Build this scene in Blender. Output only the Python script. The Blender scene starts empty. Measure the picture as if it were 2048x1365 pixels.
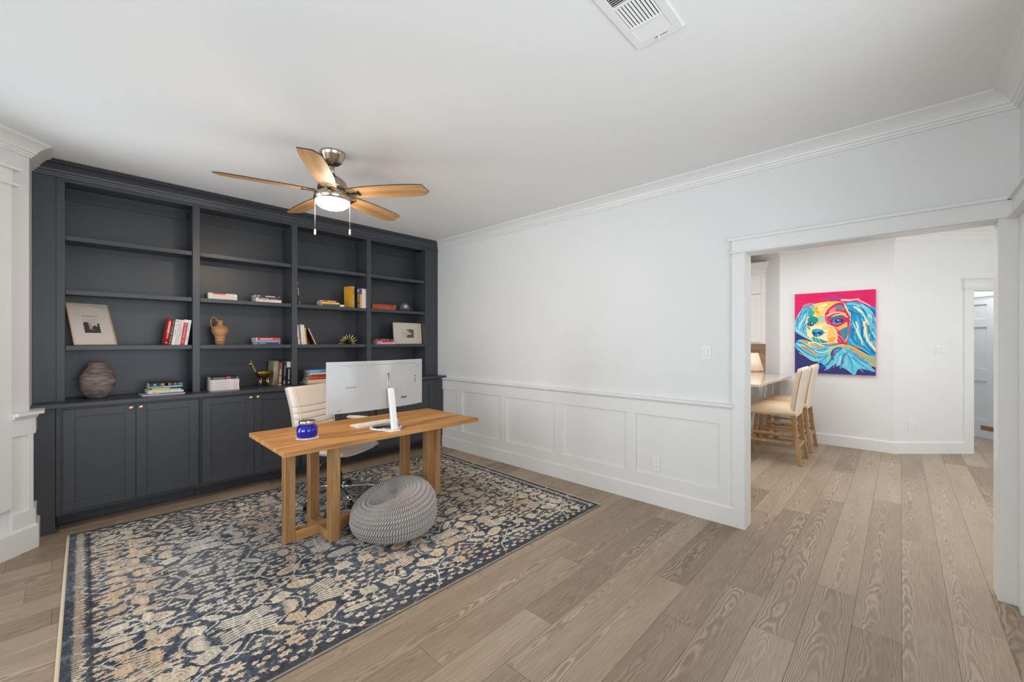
import bpy, bmesh, math, random
import numpy as np
from mathutils import Vector, Matrix

random.seed(7)
SC = bpy.context.scene
COL = SC.collection
PI = math.pi
CEIL = 2.748

# ---------------------------------------------------------------- camera
cam_d = bpy.data.cameras.new('camera')
cam = bpy.data.objects.new('camera', cam_d)
COL.objects.link(cam)
cam.location = (0, 0, 1.4)
TH = 0.7523                                   # heading of the lens, measured from +X
cam.rotation_euler = (PI / 2, 0, TH - PI / 2)
cam_d.sensor_width = 36.0
cam_d.lens = 830.17 / 2048 * 36.0
cam_d.shift_y = 1.43 / 2048
cam_d.clip_start = 0.02
SC.camera = cam

# ---------------------------------------------------------------- world, exposure
w = bpy.data.worlds.new('world'); SC.world = w; w.use_nodes = True
bg = w.node_tree.nodes['Background']
bg.inputs[0].default_value = (0.75, 0.86, 1.0, 1); bg.inputs[1].default_value = 1.0
SC.view_settings.view_transform = 'Standard'
SC.view_settings.look = 'None'
SC.view_settings.gamma = 1.0
SC.view_settings.use_curve_mapping = False
SC.view_settings.exposure = 0.0
try:
    SC.cycles.use_denoising = True
    SC.cycles.max_bounces = 10
    SC.cycles.diffuse_bounces = 6
    SC.cycles.glossy_bounces = 4
    SC.cycles.sample_clamp_indirect = 8
    SC.cycles.blur_glossy = 0.5
except Exception:
    pass

def area(name, loc, target, sx, sy, power, color, spread=180):
    d = bpy.data.lights.new(name, 'AREA'); d.shape = 'RECTANGLE'
    d.size = sx; d.size_y = sy; d.energy = power; d.color = color; d.spread = math.radians(spread)
    o = bpy.data.objects.new(name, d); COL.objects.link(o)
    o.location = loc
    v = Vector(target) - Vector(loc)
    o.rotation_euler = v.to_track_quat('-Z', 'Y').to_euler()
    return o

# daylight through the study windows (left wall, bay walls); the kitchen and hall fills are added
DAY = (0.89, 0.95, 1.0)
area('daylight_left_window', (-1.80, 1.50, 1.45), (2.2, 2.5, 2.3), 2.5, 1.9, 33, DAY, 150)
area('daylight_bay_window', (-0.954, 3.973, 1.35), (3.4, 3.3, 2.0), 1.0, 1.9, 20, DAY, 115)
area('daylight_front_window', (1.0, -0.62, 1.45), (1.9, 3.4, 2.55), 2.4, 1.8, 24, DAY, 130)
area('kitchen_side_fill', (5.6, -2.35, 1.55), (5.8, 1.0, 2.4), 2.6, 1.9, 48, (0.92, 0.965, 1.0))  # added side fill for the kitchen, no window stands here
area('kitchen_top_fill', (5.1, 1.2, 2.70), (5.1, 1.2, 0), 2.2, 2.2, 54, (0.93, 0.965, 1.0))  # added overhead fill to brighten the kitchen, no fixture behind it
area('hall_fill', (8.45, -0.75, 2.70), (8.6, -0.8, 0), 0.4, 0.4, 16, (0.97, 0.98, 1.0))  # added fill that lifts the hall door, not an actual fixture

# ---------------------------------------------------------------- colour helpers and materials
def lin(c):
    c = np.asarray(c, dtype=float) / 255.0
    return np.where(c <= 0.04045, c / 12.92, ((c + 0.055) / 1.055) ** 2.4)

def L(r, g, b):
    v = lin((r, g, b)); return (float(v[0]), float(v[1]), float(v[2]), 1)

MATS = {}
def mat(name, rgb, rough=0.5, metal=0.0, noise=0.0, nscale=30, bump=0.0, bscale=200, coat=0.0, spec=0.5, trans=0.0):
    """principled material with a procedural noise variation of its colour and bump"""
    if name in MATS: return MATS[name]
    m = bpy.data.materials.new(name); m.use_nodes = True
    nt = m.node_tree; b = nt.nodes['Principled BSDF']
    b.inputs['Base Color'].default_value = L(*rgb)
    b.inputs['Roughness'].default_value = rough
    b.inputs['Metallic'].default_value = metal
    b.inputs['Specular IOR Level'].default_value = spec
    b.inputs['Coat Weight'].default_value = coat
    b.inputs['Transmission Weight'].default_value = trans
    tc = nt.nodes.new('ShaderNodeTexCoord')
    if noise > 0:
        n = nt.nodes.new('ShaderNodeTexNoise'); n.inputs['Scale'].default_value = nscale; n.inputs['Detail'].default_value = 5
        nt.links.new(tc.outputs['Object'], n.inputs['Vector'])
        mr = nt.nodes.new('ShaderNodeMapRange'); mr.inputs['From Min'].default_value = 0.3; mr.inputs['From Max'].default_value = 0.7
        mr.inputs['To Min'].default_value = 1 - noise; mr.inputs['To Max'].default_value = 1 + noise
        nt.links.new(n.outputs['Fac'], mr.inputs['Value'])
        mx = nt.nodes.new('ShaderNodeVectorMath'); mx.operation = 'SCALE'
        mx.inputs[0].default_value = L(*rgb)[:3]
        nt.links.new(mr.outputs['Result'], mx.inputs['Scale'])
        nt.links.new(mx.outputs[0], b.inputs['Base Color'])
    if bump > 0:
        n2 = nt.nodes.new('ShaderNodeTexNoise'); n2.inputs['Scale'].default_value = bscale; n2.inputs['Detail'].default_value = 3
        nt.links.new(tc.outputs['Object'], n2.inputs['Vector'])
        bp = nt.nodes.new('ShaderNodeBump'); bp.inputs['Strength'].default_value = bump; bp.inputs['Distance'].default_value = 0.002
        nt.links.new(n2.outputs['Fac'], bp.inputs['Height'])
        nt.links.new(bp.outputs['Normal'], b.inputs['Normal'])
    MATS[name] = m
    return m

WALL = mat('wall_paint', (226, 226, 225), 0.45, noise=0.01, nscale=3, bump=0.06, bscale=160)
CEILM = mat('ceiling_paint', (238, 238, 237), 0.8, noise=0.012, nscale=2, bump=0.05, bscale=120)
TRIM = mat('trim_paint', (230, 230, 228), 0.32, noise=0.008, nscale=4, bump=0.02, bscale=90)
KWALL = mat('kitchen_wall_paint', (230, 230, 230), 0.5, noise=0.008, nscale=3, bump=0.05, bscale=160)
NAVY = mat('charcoal_paint', (62, 64, 69), 0.34, noise=0.03, nscale=60, bump=0.12, bscale=260)
PLASTIC = mat('white_plastic', (236, 236, 234), 0.3, noise=0.006, nscale=10)
BRASS = mat('brushed_brass', (214, 190, 140), 0.28, 1.0, noise=0.05, nscale=60)
NICKEL = mat('brushed_nickel', (178, 168, 150), 0.26, 1.0, noise=0.05, nscale=80)
CHROME = mat('polished_chrome', (215, 217, 220), 0.08, 1.0, noise=0.01)
BLACKP = mat('black_plastic', (22, 22, 24), 0.45, noise=0.05)
DARK = mat('dark_gap', (14, 14, 15), 0.7, noise=0.05)

def wood(name, c1, c2, c3, axis='X', scale=1.0, rough=0.5):
    """oak with long streaks along one axis and pores"""
    m = bpy.data.materials.new(name); m.use_nodes = True
    nt = m.node_tree; b = nt.nodes['Principled BSDF']; N = nt.nodes.new; K = nt.links.new
    tc = N('ShaderNodeTexCoord'); mp = N('ShaderNodeMapping')
    s = {'X': (1.2, 16, 16), 'Y': (16, 1.2, 16), 'Z': (16, 16, 1.2)}[axis]
    mp.inputs['Scale'].default_value = [v * scale for v in s]
    K(tc.outputs['Object'], mp.inputs['Vector'])
    n = N('ShaderNodeTexNoise'); n.inputs['Scale'].default_value = 1.0; n.inputs['Detail'].default_value = 6; n.inputs['Distortion'].default_value = 0.6
    K(mp.outputs[0], n.inputs['Vector'])
    r = N('ShaderNodeValToRGB'); e = r.color_ramp.elements
    e[0].position = 0.3; e[0].color = L(*c1); e[1].position = 0.72; e[1].color = L(*c3)
    k = e.new(0.52); k.color = L(*c2)
    K(n.outputs['Fac'], r.inputs['Fac'])
    mp2 = N('ShaderNodeMapping')
    s2 = {'X': (14, 420, 420), 'Y': (420, 14, 420), 'Z': (420, 420, 14)}[axis]
    mp2.inputs['Scale'].default_value = s2
    K(tc.outputs['Object'], mp2.inputs['Vector'])
    n2 = N('ShaderNodeTexNoise'); n2.inputs['Scale'].default_value = 1.0; n2.inputs['Detail'].default_value = 2
    K(mp2.outputs[0], n2.inputs['Vector'])
    mr = N('ShaderNodeMapRange'); mr.inputs['From Min'].default_value = 0.35; mr.inputs['From Max'].default_value = 0.6
    mr.inputs['To Min'].default_value = 0.82; mr.inputs['To Max'].default_value = 1.04
    K(n2.outputs['Fac'], mr.inputs['Value'])
    vm = N('ShaderNodeVectorMath'); vm.operation = 'SCALE'
    K(r.outputs['Color'], vm.inputs[0]); K(mr.outputs['Result'], vm.inputs['Scale'])
    K(vm.outputs[0], b.inputs['Base Color'])
    bp = N('ShaderNodeBump'); bp.inputs['Strength'].default_value = 0.15; bp.inputs['Distance'].default_value = 0.001
    K(n2.outputs['Fac'], bp.inputs['Height']); K(bp.outputs['Normal'], b.inputs['Normal'])
    b.inputs['Roughness'].default_value = rough; b.inputs['Specular IOR Level'].default_value = 0.15
    MATS[name] = m
    return m

OAKX = wood('oak_along_x', (160, 110, 62), (192, 140, 86), (212, 164, 110), 'X')
OAKZ = wood('oak_upright', (140, 100, 60), (168, 126, 82), (190, 152, 108), 'Z')
OAKY = wood('oak_along_y', (144, 104, 64), (172, 130, 86), (190, 152, 108), 'Y')

# ---------------------------------------------------------------- mesh builder
class MB:
    def __init__(s): s.v = []; s.f = []; s.sm = []
    def add(s, vs, fs, smooth=False):
        o = len(s.v); s.v += [tuple(v) for v in vs]
        s.f += [tuple(i + o for i in f) for f in fs]; s.sm += [smooth] * len(fs)
        return s
    def box(s, x0, x1, y0, y1, z0, z1):
        x0, x1 = min(x0, x1), max(x0, x1); y0, y1 = min(y0, y1), max(y0, y1); z0, z1 = min(z0, z1), max(z0, z1)
        v = [(x0, y0, z0), (x1, y0, z0), (x1, y1, z0), (x0, y1, z0), (x0, y0, z1), (x1, y0, z1), (x1, y1, z1), (x0, y1, z1)]
        return s.add(v, [(0, 3, 2, 1), (4, 5, 6, 7), (0, 1, 5, 4), (1, 2, 6, 5), (2, 3, 7, 6), (3, 0, 4, 7)])
    def prism(s, pts, z0, z1):
        """vertical prism over a polygon given counter-clockwise"""
        n = len(pts)
        v = [(x, y, z0) for x, y in pts] + [(x, y, z1) for x, y in pts]
        f = [tuple(range(n - 1, -1, -1)), tuple(range(n, 2 * n))]
        f += [(i, (i + 1) % n, n + (i + 1) % n, n + i) for i in range(n)]
        return s.add(v, f)
    def obox(s, c, ax, ay, az, hx, hy, hz):
        """oriented box: centre, three axes, half sizes"""
        c = Vector(c); ax = Vector(ax).normalized(); ay = Vector(ay).normalized(); az = Vector(az).normalized()
        v = []
        for k in (-1, 1):
            for i, j in ((-1, -1), (1, -1), (1, 1), (-1, 1)):
                v.append(c + ax * hx * i + ay * hy * j + az * hz * k)
        return s.add(v, [(0, 3, 2, 1), (4, 5, 6, 7), (0, 1, 5, 4), (1, 2, 6, 5), (2, 3, 7, 6), (3, 0, 4, 7)])
    def tube(s, path, r, seg=12, caps=True, flat=1.0, smooth=True):
        P = [Vector(p) for p in path]; n = len(P)
        R = r if isinstance(r, (list, tuple)) else [r] * n
        vs = []; up = None
        for i, p in enumerate(P):
            t = (P[min(i + 1, n - 1)] - P[max(i - 1, 0)]).normalized()
            if up is None:
                up = Vector((0, 0, 1)) if abs(t.z) < 0.9 else Vector((1, 0, 0))
            a = t.cross(up).normalized(); b2 = a.cross(t).normalized(); up = b2
            for k in range(seg):
                an = 2 * PI * k / seg
                vs.append(p + a * math.cos(an) * R[i] + b2 * math.sin(an) * R[i] * flat)
        fs = []
        for i in range(n - 1):
            for k in range(seg):
                k2 = (k + 1) % seg
                fs.append((i * seg + k, i * seg + k2, (i + 1) * seg + k2, (i + 1) * seg + k))
        if caps:
            fs.append(tuple(range(seg - 1, -1, -1))); fs.append(tuple((n - 1) * seg + k for k in range(seg)))
        return s.add(vs, fs, smooth)
    def lathe(s, prof, c=(0, 0, 0), seg=32, smooth=True, sx=1.0, sy=1.0):
        vs = []; fs = []; n = len(prof)
        for r, z in prof:
            for k in range(seg):
                a = 2 * PI * k / seg
                vs.append((c[0] + r * math.cos(a) * sx, c[1] + r * math.sin(a) * sy, c[2] + z))
        for i in range(n - 1):
            for k in range(seg):
                k2 = (k + 1) % seg
                fs.append((i * seg + k, i * seg + k2, (i + 1) * seg + k2, (i + 1) * seg + k))
        if prof[0][0] > 1e-6: fs.append(tuple(range(seg - 1, -1, -1)))
        if prof[-1][0] > 1e-6: fs.append(tuple((n - 1) * seg + k for k in range(seg)))
        return s.add(vs, fs, smooth)
    def sweep(s, path, prof, cap=True):
        """profile of (distance from the wall, z) swept along a plan path; the room lies to the right of the path"""
        P = [Vector((p[0], p[1])) for p in path]; n = len(P); m = len(prof)
        dirs = [(P[i + 1] - P[i]).normalized() for i in range(n - 1)]
        vs = []
        for i in range(n):
            d0 = dirs[max(i - 1, 0)]; d1 = dirs[min(i, n - 2)]
            n0 = Vector((d0.y, -d0.x)); n1 = Vector((d1.y, -d1.x))
            mit = (n0 + n1).normalized(); k = 1.0 / max(0.3, mit.dot(n0))
            for d, z in prof:
                q = P[i] + mit * d * k
                vs.append((q.x, q.y, z))
        fs = []
        for i in range(n - 1):
            for j in range(m):
                j2 = (j + 1) % m
                fs.append((i * m + j, (i + 1) * m + j, (i + 1) * m + j2, i * m + j2))
        if cap:
            fs.append(tuple(range(m))); fs.append(tuple((n - 1) * m + j for j in range(m - 1, -1, -1)))
        return s.add(vs, fs)
    def build(s, name, m=None, parent=None, bevel=0.0, seg=2, loc=None, fix=True, sub=0):
        me = bpy.data.meshes.new(name)
        me.from_pydata(s.v, [], s.f); me.update()
        me.polygons.foreach_set('use_smooth', s.sm)
        if fix:
            b = bmesh.new(); b.from_mesh(me); bmesh.ops.recalc_face_normals(b, faces=b.faces); b.to_mesh(me); b.free()
        if m: me.materials.append(m)
        o = bpy.data.objects.new(name, me); COL.objects.link(o)
        if parent: o.parent = parent
        if loc: o.location = loc
        if bevel > 0:
            md = o.modifiers.new('bevel', 'BEVEL'); md.width = bevel; md.segments = seg; md.limit_method = 'ANGLE'; md.angle_limit = math.radians(40)
            md.harden_normals = False
        if sub > 0:
            md = o.modifiers.new('subsurf', 'SUBSURF'); md.levels = sub; md.render_levels = sub
        return o

def tag(o, label, cat, group=None, kind=None):
    o['label'] = label; o['category'] = cat
    if group: o['group'] = group
    if kind: o['kind'] = kind
    return o

def thing(name, label, cat, loc=(0, 0, 0), rz=0.0, group=None):
    o = bpy.data.objects.new(name, None); COL.objects.link(o); o.empty_display_size = 0.05
    o.location = loc; o.rotation_euler = (0, 0, rz)
    return tag(o, label, cat, group)

def struct(o):
    o['kind'] = 'structure'; return o

def copy_tree(o, parent=None):
    c = o.copy(); COL.objects.link(c)
    if parent is not None: c.parent = parent
    for ch in list(o.children): copy_tree(ch, c)
    return c

def dup(o, loc=None, rot=None, label=None):
    c = copy_tree(o)
    if loc is not None: c.location = loc
    if rot is not None: c.rotation_euler = rot
    if label: c['label'] = label
    return c

# ---------------------------------------------------------------- small painter for woven and painted patterns
class Raster:
    def __init__(s, w, h, res):
        """w x h metres, res metres per cell"""
        s.res = res; s.nx = int(round(w / res)); s.ny = int(round(h / res)); s.w = w; s.h = h
        s.img = np.zeros((s.ny, s.nx, 3)); s.hgt = np.zeros((s.ny, s.nx))
        s.X = (np.arange(s.nx) + 0.5) * w / s.nx; s.Y = (np.arange(s.ny) + 0.5) * h / s.ny
    def _box(s, x0, x1, y0, y1):
        i0 = max(0, int(x0 / s.w * s.nx) - 1); i1 = min(s.nx, int(x1 / s.w * s.nx) + 2)
        j0 = max(0, int(y0 / s.h * s.ny) - 1); j1 = min(s.ny, int(y1 / s.h * s.ny) + 2)
        if i0 >= i1 or j0 >= j1: return None
        gx, gy = np.meshgrid(s.X[i0:i1], s.Y[j0:j1]); return i0, i1, j0, j1, gx, gy
    def _put(s, b, mask, col, a=1.0, hh=None):
        i0, i1, j0, j1 = b[:4]
        sub = s.img[j0:j1, i0:i1]
        k = (mask * a)[..., None]
        sub[:] = sub * (1 - k) + np.asarray(col) * k
        if hh is not None: s.hgt[j0:j1, i0:i1][mask > 0.5] = hh
    def poly(s, pts, col, a=1.0, hh=None):
        p = np.asarray(pts); b = s._box(p[:, 0].min(), p[:, 0].max(), p[:, 1].min(), p[:, 1].max())
        if b is None: return
        gx, gy = b[4], b[5]; ins = np.zeros(gx.shape, bool); n = len(p)
        for i in range(n):
            x1, y1 = p[i]; x2, y2 = p[(i + 1) % n]
            if y1 == y2: continue
            c = ((y1 > gy) != (y2 > gy)) & (gx < (x2 - x1) * (gy - y1) / (y2 - y1) + x1)
            ins ^= c
        s._put(b, ins.astype(float), col, a, hh)
    def line(s, pts, wd, col, a=1.0, hh=None, wd2=None):
        p = np.asarray(pts, float); m = max(wd, wd2 or wd)
        b = s._box(p[:, 0].min() - m, p[:, 0].max() + m, p[:, 1].min() - m, p[:, 1].max() + m)
        if b is None: return
        gx, gy = b[4], b[5]; best = np.full(gx.shape, -1e9); n = len(p)
        for i in range(n - 1):
            x1, y1 = p[i]; dx, dy = p[i + 1] - p[i]; l2 = dx * dx + dy * dy + 1e-12
            t = np.clip(((gx - x1) * dx + (gy - y1) * dy) / l2, 0, 1)
            d = np.hypot(gx - x1 - t * dx, gy - y1 - t * dy)
            ww = wd if wd2 is None else wd + (wd2 - wd) * (i + t) / (n - 1)
            best = np.maximum(best, ww / 2 - d)
        s._put(b, np.clip(best / s.res + 0.5, 0, 1), col, a, hh)
    def ell(s, cx, cy, rx, ry, ang, col, a=1.0, hh=None):
        t = np.linspace(0, 2 * PI, 22, endpoint=False)
        x = rx * np.cos(t); y = ry * np.sin(t)
        c, n = math.cos(ang), math.sin(ang)
        s.poly(np.stack([cx + x * c - y * n, cy + x * n + y * c], 1), col, a, hh)

def spline(pts, n=8):
    """Catmull-Rom curve through points"""
    P = np.asarray(pts, float); P = np.vstack([2 * P[0] - P[1], P, 2 * P[-1] - P[-2]]); out = []
    for i in range(1, len(P) - 2):
        for k in range(n):
            t = k / n
            out.append(0.5 * ((2 * P[i]) + (-P[i - 1] + P[i + 1]) * t + (2 * P[i - 1] - 5 * P[i] + 4 * P[i + 1] - P[i + 2]) * t * t + (-P[i - 1] + 3 * P[i] - 3 * P[i + 1] + P[i + 2]) * t ** 3))
    out.append(P[-2]); return np.array(out)

def vnoise(nx, ny, cx, cy, seed):
    """smooth value noise on a grid, about cx by cy cells"""
    r = np.random.RandomState(seed); g = r.rand(cy + 2, cx + 2)
    x = np.linspace(0, cx, nx, endpoint=False); y = np.linspace(0, cy, ny, endpoint=False)
    xi = x.astype(int); yi = y.astype(int); fx = x - xi; fy = y - yi
    fx = fx * fx * (3 - 2 * fx); fy = fy * fy * (3 - 2 * fy)
    a = g[np.ix_(yi, xi)]; b = g[np.ix_(yi, xi + 1)]; c = g[np.ix_(yi + 1, xi)]; d = g[np.ix_(yi + 1, xi + 1)]
    fx = fx[None, :]; fy = fy[:, None]
    return (a * (1 - fx) + b * fx) * (1 - fy) + (c * (1 - fx) + d * fx) * fy

def colour_grid(name, ras, place, m, parent=None, relief=0.0):
    """turn a raster into a mesh of coloured cells; place(u, v, h) gives the point"""
    nx, ny = ras.nx, ras.ny
    u, v = np.meshgrid(np.linspace(0, 1, nx + 1), np.linspace(0, 1, ny + 1))
    hh = np.zeros((ny + 1, nx + 1)); hh[:ny, :nx] = ras.hgt * relief
    P = place(u, v, hh)
    co = np.stack(P, -1).reshape(-1, 3)
    idx = np.arange((nx + 1) * (ny + 1)).reshape(ny + 1, nx + 1)
    f = np.stack([idx[:-1, :-1], idx[:-1, 1:], idx[1:, 1:], idx[1:, :-1]], -1).reshape(-1, 4)
    me = bpy.data.meshes.new(name)
    me.vertices.add(len(co)); me.vertices.foreach_set('co', co.ravel().astype(np.float32))
    me.loops.add(f.size); me.loops.foreach_set('vertex_index', f.ravel().astype(np.int32))
    me.polygons.add(len(f)); me.polygons.foreach_set('loop_start', (np.arange(len(f)) * 4).astype(np.int32))
    me.update(calc_edges=True)
    at = me.color_attributes.new('paint', 'FLOAT_COLOR', 'CORNER')
    c = np.repeat(ras.img.reshape(-1, 3), 4, axis=0); c = np.hstack([c, np.ones((len(c), 1))])
    at.data.foreach_set('color', c.ravel().astype(np.float32))
    me.materials.append(m)
    o = bpy.data.objects.new(name, me); COL.objects.link(o)
    if parent: o.parent = parent
    return o

def attr_mat(name, rough=0.8, spec=0.3, weave=0.0, wscale=600):
    m = bpy.data.materials.new(name); m.use_nodes = True
    nt = m.node_tree; b = nt.nodes['Principled BSDF']; N = nt.nodes.new; K = nt.links.new
    a = N('ShaderNodeAttribute'); a.attribute_name = 'paint'
    tc = N('ShaderNodeTexCoord')
    n = N('ShaderNodeTexNoise'); n.inputs['Scale'].default_value = wscale; n.inputs['Detail'].default_value = 2
    K(tc.outputs['Object'], n.inputs['Vector'])
    mr = N('ShaderNodeMapRange'); mr.inputs['To Min'].default_value = 1 - weave; mr.inputs['To Max'].default_value = 1 + weave
    mr.inputs['From Min'].default_value = 0.3; mr.inputs['From Max'].default_value = 0.7
    K(n.outputs['Fac'], mr.inputs['Value'])
    vm = N('ShaderNodeVectorMath'); vm.operation = 'SCALE'
    K(a.outputs['Color'], vm.inputs[0]); K(mr.outputs['Result'], vm.inputs['Scale'])
    K(vm.outputs[0], b.inputs['Base Color'])
    bp = N('ShaderNodeBump'); bp.inputs['Strength'].default_value = 0.4; bp.inputs['Distance'].default_value = 0.001
    K(n.outputs['Fac'], bp.inputs['Height']); K(bp.outputs['Normal'], b.inputs['Normal'])
    b.inputs['Roughness'].default_value = rough; b.inputs['Specular IOR Level'].default_value = spec
    return m
# ================================================================ FLOOR
def floor_material():
    m = bpy.data.materials.new('oak_planks'); m.use_nodes = True
    nt = m.node_tree; b = nt.nodes['Principled BSDF']; N = nt.nodes.new; K = nt.links.new
    def math_(op, a=None, c=None, v=None):
        n = N('ShaderNodeMath'); n.operation = op
        for i, x in enumerate((a, c, v)):
            if x is None: continue
            if isinstance(x, (int, float)): n.inputs[i].default_value = x
            else: K(x, n.inputs[i])
        return n.outputs[0]
    rnd = N('ShaderNodeAttribute'); rnd.attribute_name = 'rnd'
    sp = N('ShaderNodeSeparateColor'); K(rnd.outputs['Color'], sp.inputs[0])
    r1, r2, r3 = sp.outputs[0], sp.outputs[1], sp.outputs[2]
    loc = N('ShaderNodeAttribute'); loc.attribute_name = 'loc'
    sl = N('ShaderNodeSeparateXYZ'); K(loc.outputs['Vector'], sl.inputs[0])
    x, y = sl.outputs[0], sl.outputs[1]                    # metres along the plank, -1..1 across it
    xo = math_('ADD', x, math_('MULTIPLY', r1, 37.0))
    # slow warp of the growth rings
    cv = N('ShaderNodeCombineXYZ'); K(math_('MULTIPLY', xo, 2.2), cv.inputs[0]); K(math_('MULTIPLY', y, 0.55), cv.inputs[1]); K(math_('MULTIPLY', r2, 19.0), cv.inputs[2])
    nz = N('ShaderNodeTexNoise'); nz.inputs['Scale'].default_value = 1.0; nz.inputs['Detail'].default_value = 3; K(cv.outputs[0], nz.inputs['Vector'])
    off = math_('MULTIPLY', math_('SUBTRACT', r3, 0.5), 1.6)
    yy = math_('SUBTRACT', y, off)
    d2 = math_('MULTIPLY', yy, yy)
    flat = math_('MULTIPLY', d2, math_('ADD', math_('MULTIPLY', r2, 1.8), 0.9))
    along = math_('MULTIPLY', xo, math_('ADD', math_('MULTIPLY', r3, 0.7), 0.15))
    t = math_('ADD', math_('ADD', flat, along), math_('MULTIPLY', nz.outputs['Fac'], 1.7))
    s = math_('SINE', math_('MULTIPLY', t, 34.0))
    # fine pores
    cp = N('ShaderNodeCombineXYZ'); K(math_('MULTIPLY', xo, 9.0), cp.inputs[0]); K(math_('MULTIPLY', y, 38.0), cp.inputs[1]); K(r1, cp.inputs[2])
    pn = N('ShaderNodeTexNoise'); pn.inputs['Scale'].default_value = 1.0; pn.inputs['Detail'].default_value = 4; K(cp.outputs[0], pn.inputs['Vector'])
    # how strongly the rings show varies along the board
    cw = N('ShaderNodeCombineXYZ'); K(math_('MULTIPLY', xo, 1.1), cw.inputs[0]); K(math_('MULTIPLY', y, 0.7), cw.inputs[1]); K(math_('MULTIPLY', r3, 31.0), cw.inputs[2])
    wn = N('ShaderNodeTexNoise'); wn.inputs['Scale'].default_value = 1.0; wn.inputs['Detail'].default_value = 2; K(cw.outputs[0], wn.inputs['Vector'])
    amp = N('ShaderNodeMapRange'); amp.inputs['From Min'].default_value = 0.36; amp.inputs['From Max'].default_value = 0.62; amp.inputs['To Min'].default_value = 0.015; amp.inputs['To Max'].default_value = 0.15
    K(wn.outputs['Fac'], amp.inputs['Value'])
    ring = math_('MULTIPLY', s, amp.outputs['Result'])
    pore = math_('MULTIPLY', math_('SUBTRACT', pn.outputs['Fac'], 0.5), 0.55)
    tone = math_('MULTIPLY', math_('SUBTRACT', r2, 0.5), 0.26)
    cloud = math_('MULTIPLY', math_('SUBTRACT', wn.outputs['Fac'], 0.5), 0.25)
    val = math_('ADD', math_('ADD', math_('ADD', ring, pore), math_('ADD', tone, cloud)), 0.5)
    rp = N('ShaderNodeValToRGB'); e = rp.color_ramp.elements
    e[0].position = 0.12; e[0].color = L(92, 73, 54); e[1].position = 0.92; e[1].color = L(202, 183, 160)
    q = e.new(0.5); q.color = L(155, 136, 114)
    K(val, rp.inputs['Fac'])
    K(rp.outputs['Color'], b.inputs['Base Color'])
    b.inputs['Roughness'].default_value = 0.42; b.inputs['Specular IOR Level'].default_value = 0.45
    bp = N('ShaderNodeBump'); bp.inputs['Strength'].default_value = 0.12; bp.inputs['Distance'].default_value = 0.0015
    K(val, bp.inputs['Height']); K(bp.outputs['Normal'], b.inputs['Normal'])
    return m

def make_floor():
    W = 0.1804; y0 = -0.005
    known = {-2: [0.9, 3.015, 5.1], -1: [1.75, 4.05, 5.9], 0: [0.6, 2.64, 4.9, 6.5], 1: [1.1, 2.95, 4.13, 6.1], 2: [0.3, 2.308, 4.6, 5.7], 3: [1.2, 2.60, 4.10, 6.3],
             4: [2.088, 3.9, 5.5], 5: [0.9, 2.41, 4.5], 6: [1.3, 2.844], 7: [0.3, 1.637, 3.2], 8: [1.1, 2.2, 3.3], 9: [0.2, 2.42]}
    r = random.Random(11); vs = []; fs = []; rn = []; lc = []
    X0, X1 = -1.78, 10.2; g = 0.0007
    for k in range(-14, 29):
        ya = y0 + (k) * W; yb = ya + W
        js = list(known.get(k, [])); 
        x = (min(js) if js else X0 + r.uniform(0.2, 1.6))
        while x > X0 + 0.7:
            x -= r.uniform(0.9, 1.9)
            if x > X0 + 0.2: js.append(x)
        x = max(js) if js else X0 + r.uniform(0.2, 1.6)
        if not js: js.append(x)
        while x < X1 - 0.6:
            x += r.uniform(0.9, 1.9)
            if x < X1 - 0.2: js.append(x)
        js = [X0] + sorted(js) + [X1]
        for a, c in zip(js[:-1], js[1:]):
            o = len(vs)
            A, B, Cc, D = a + g, c - g, ya + g, yb - g
            vs += [(A, Cc, 0), (B, Cc, 0), (B, D, 0), (A, D, 0)]
            fs.append((o, o + 1, o + 2, o + 3))
            q = (r.random(), r.random(), r.random(), 1)
            rn += [q] * 4; lc += [(a, -1, 0), (c, -1, 0), (c, 1, 0), (a, 1, 0)]
    # dark joint bed just beneath the boards
    nb = len(vs)
    vs += [(X0, -2.6, -0.0012), (X1, -2.6, -0.0012), (X1, 5.2, -0.0012), (X0, 5.2, -0.0012), (X0, -2.6, -0.1), (X1, -2.6, -0.1), (X1, 5.2, -0.1), (X0, 5.2, -0.1)]
    bf = [(nb, nb + 1, nb + 2, nb + 3), (nb + 4, nb + 7, nb + 6, nb + 5)]
    fs += bf; rn += [(0, 0, 0, 1)] * 8; lc += [(0, 0, 0)] * 8
    me = bpy.data.meshes.new('floor'); me.from_pydata(vs, [], fs); me.update()
    a = me.attributes.new('rnd', 'FLOAT_COLOR', 'POINT'); a.data.foreach_set('color', np.array(rn, np.float32).ravel())
    a = me.attributes.new('loc', 'FLOAT_VECTOR', 'POINT'); a.data.foreach_set('vector', np.array(lc, np.float32).ravel())
    me.materials.append(floor_material()); me.materials.append(mat('floor_joint', (70, 58, 46), 0.8, noise=0.1))
    for p in list(me.polygons)[-2:]: p.material_index = 1
    o = bpy.data.objects.new('floor', me); COL.objects.link(o); return struct(o)
make_floor()

struct(MB().box(-1.85, 10.2, -2.6, 5.2, CEIL, CEIL + 0.1).build('ceiling', CEILM))

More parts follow.
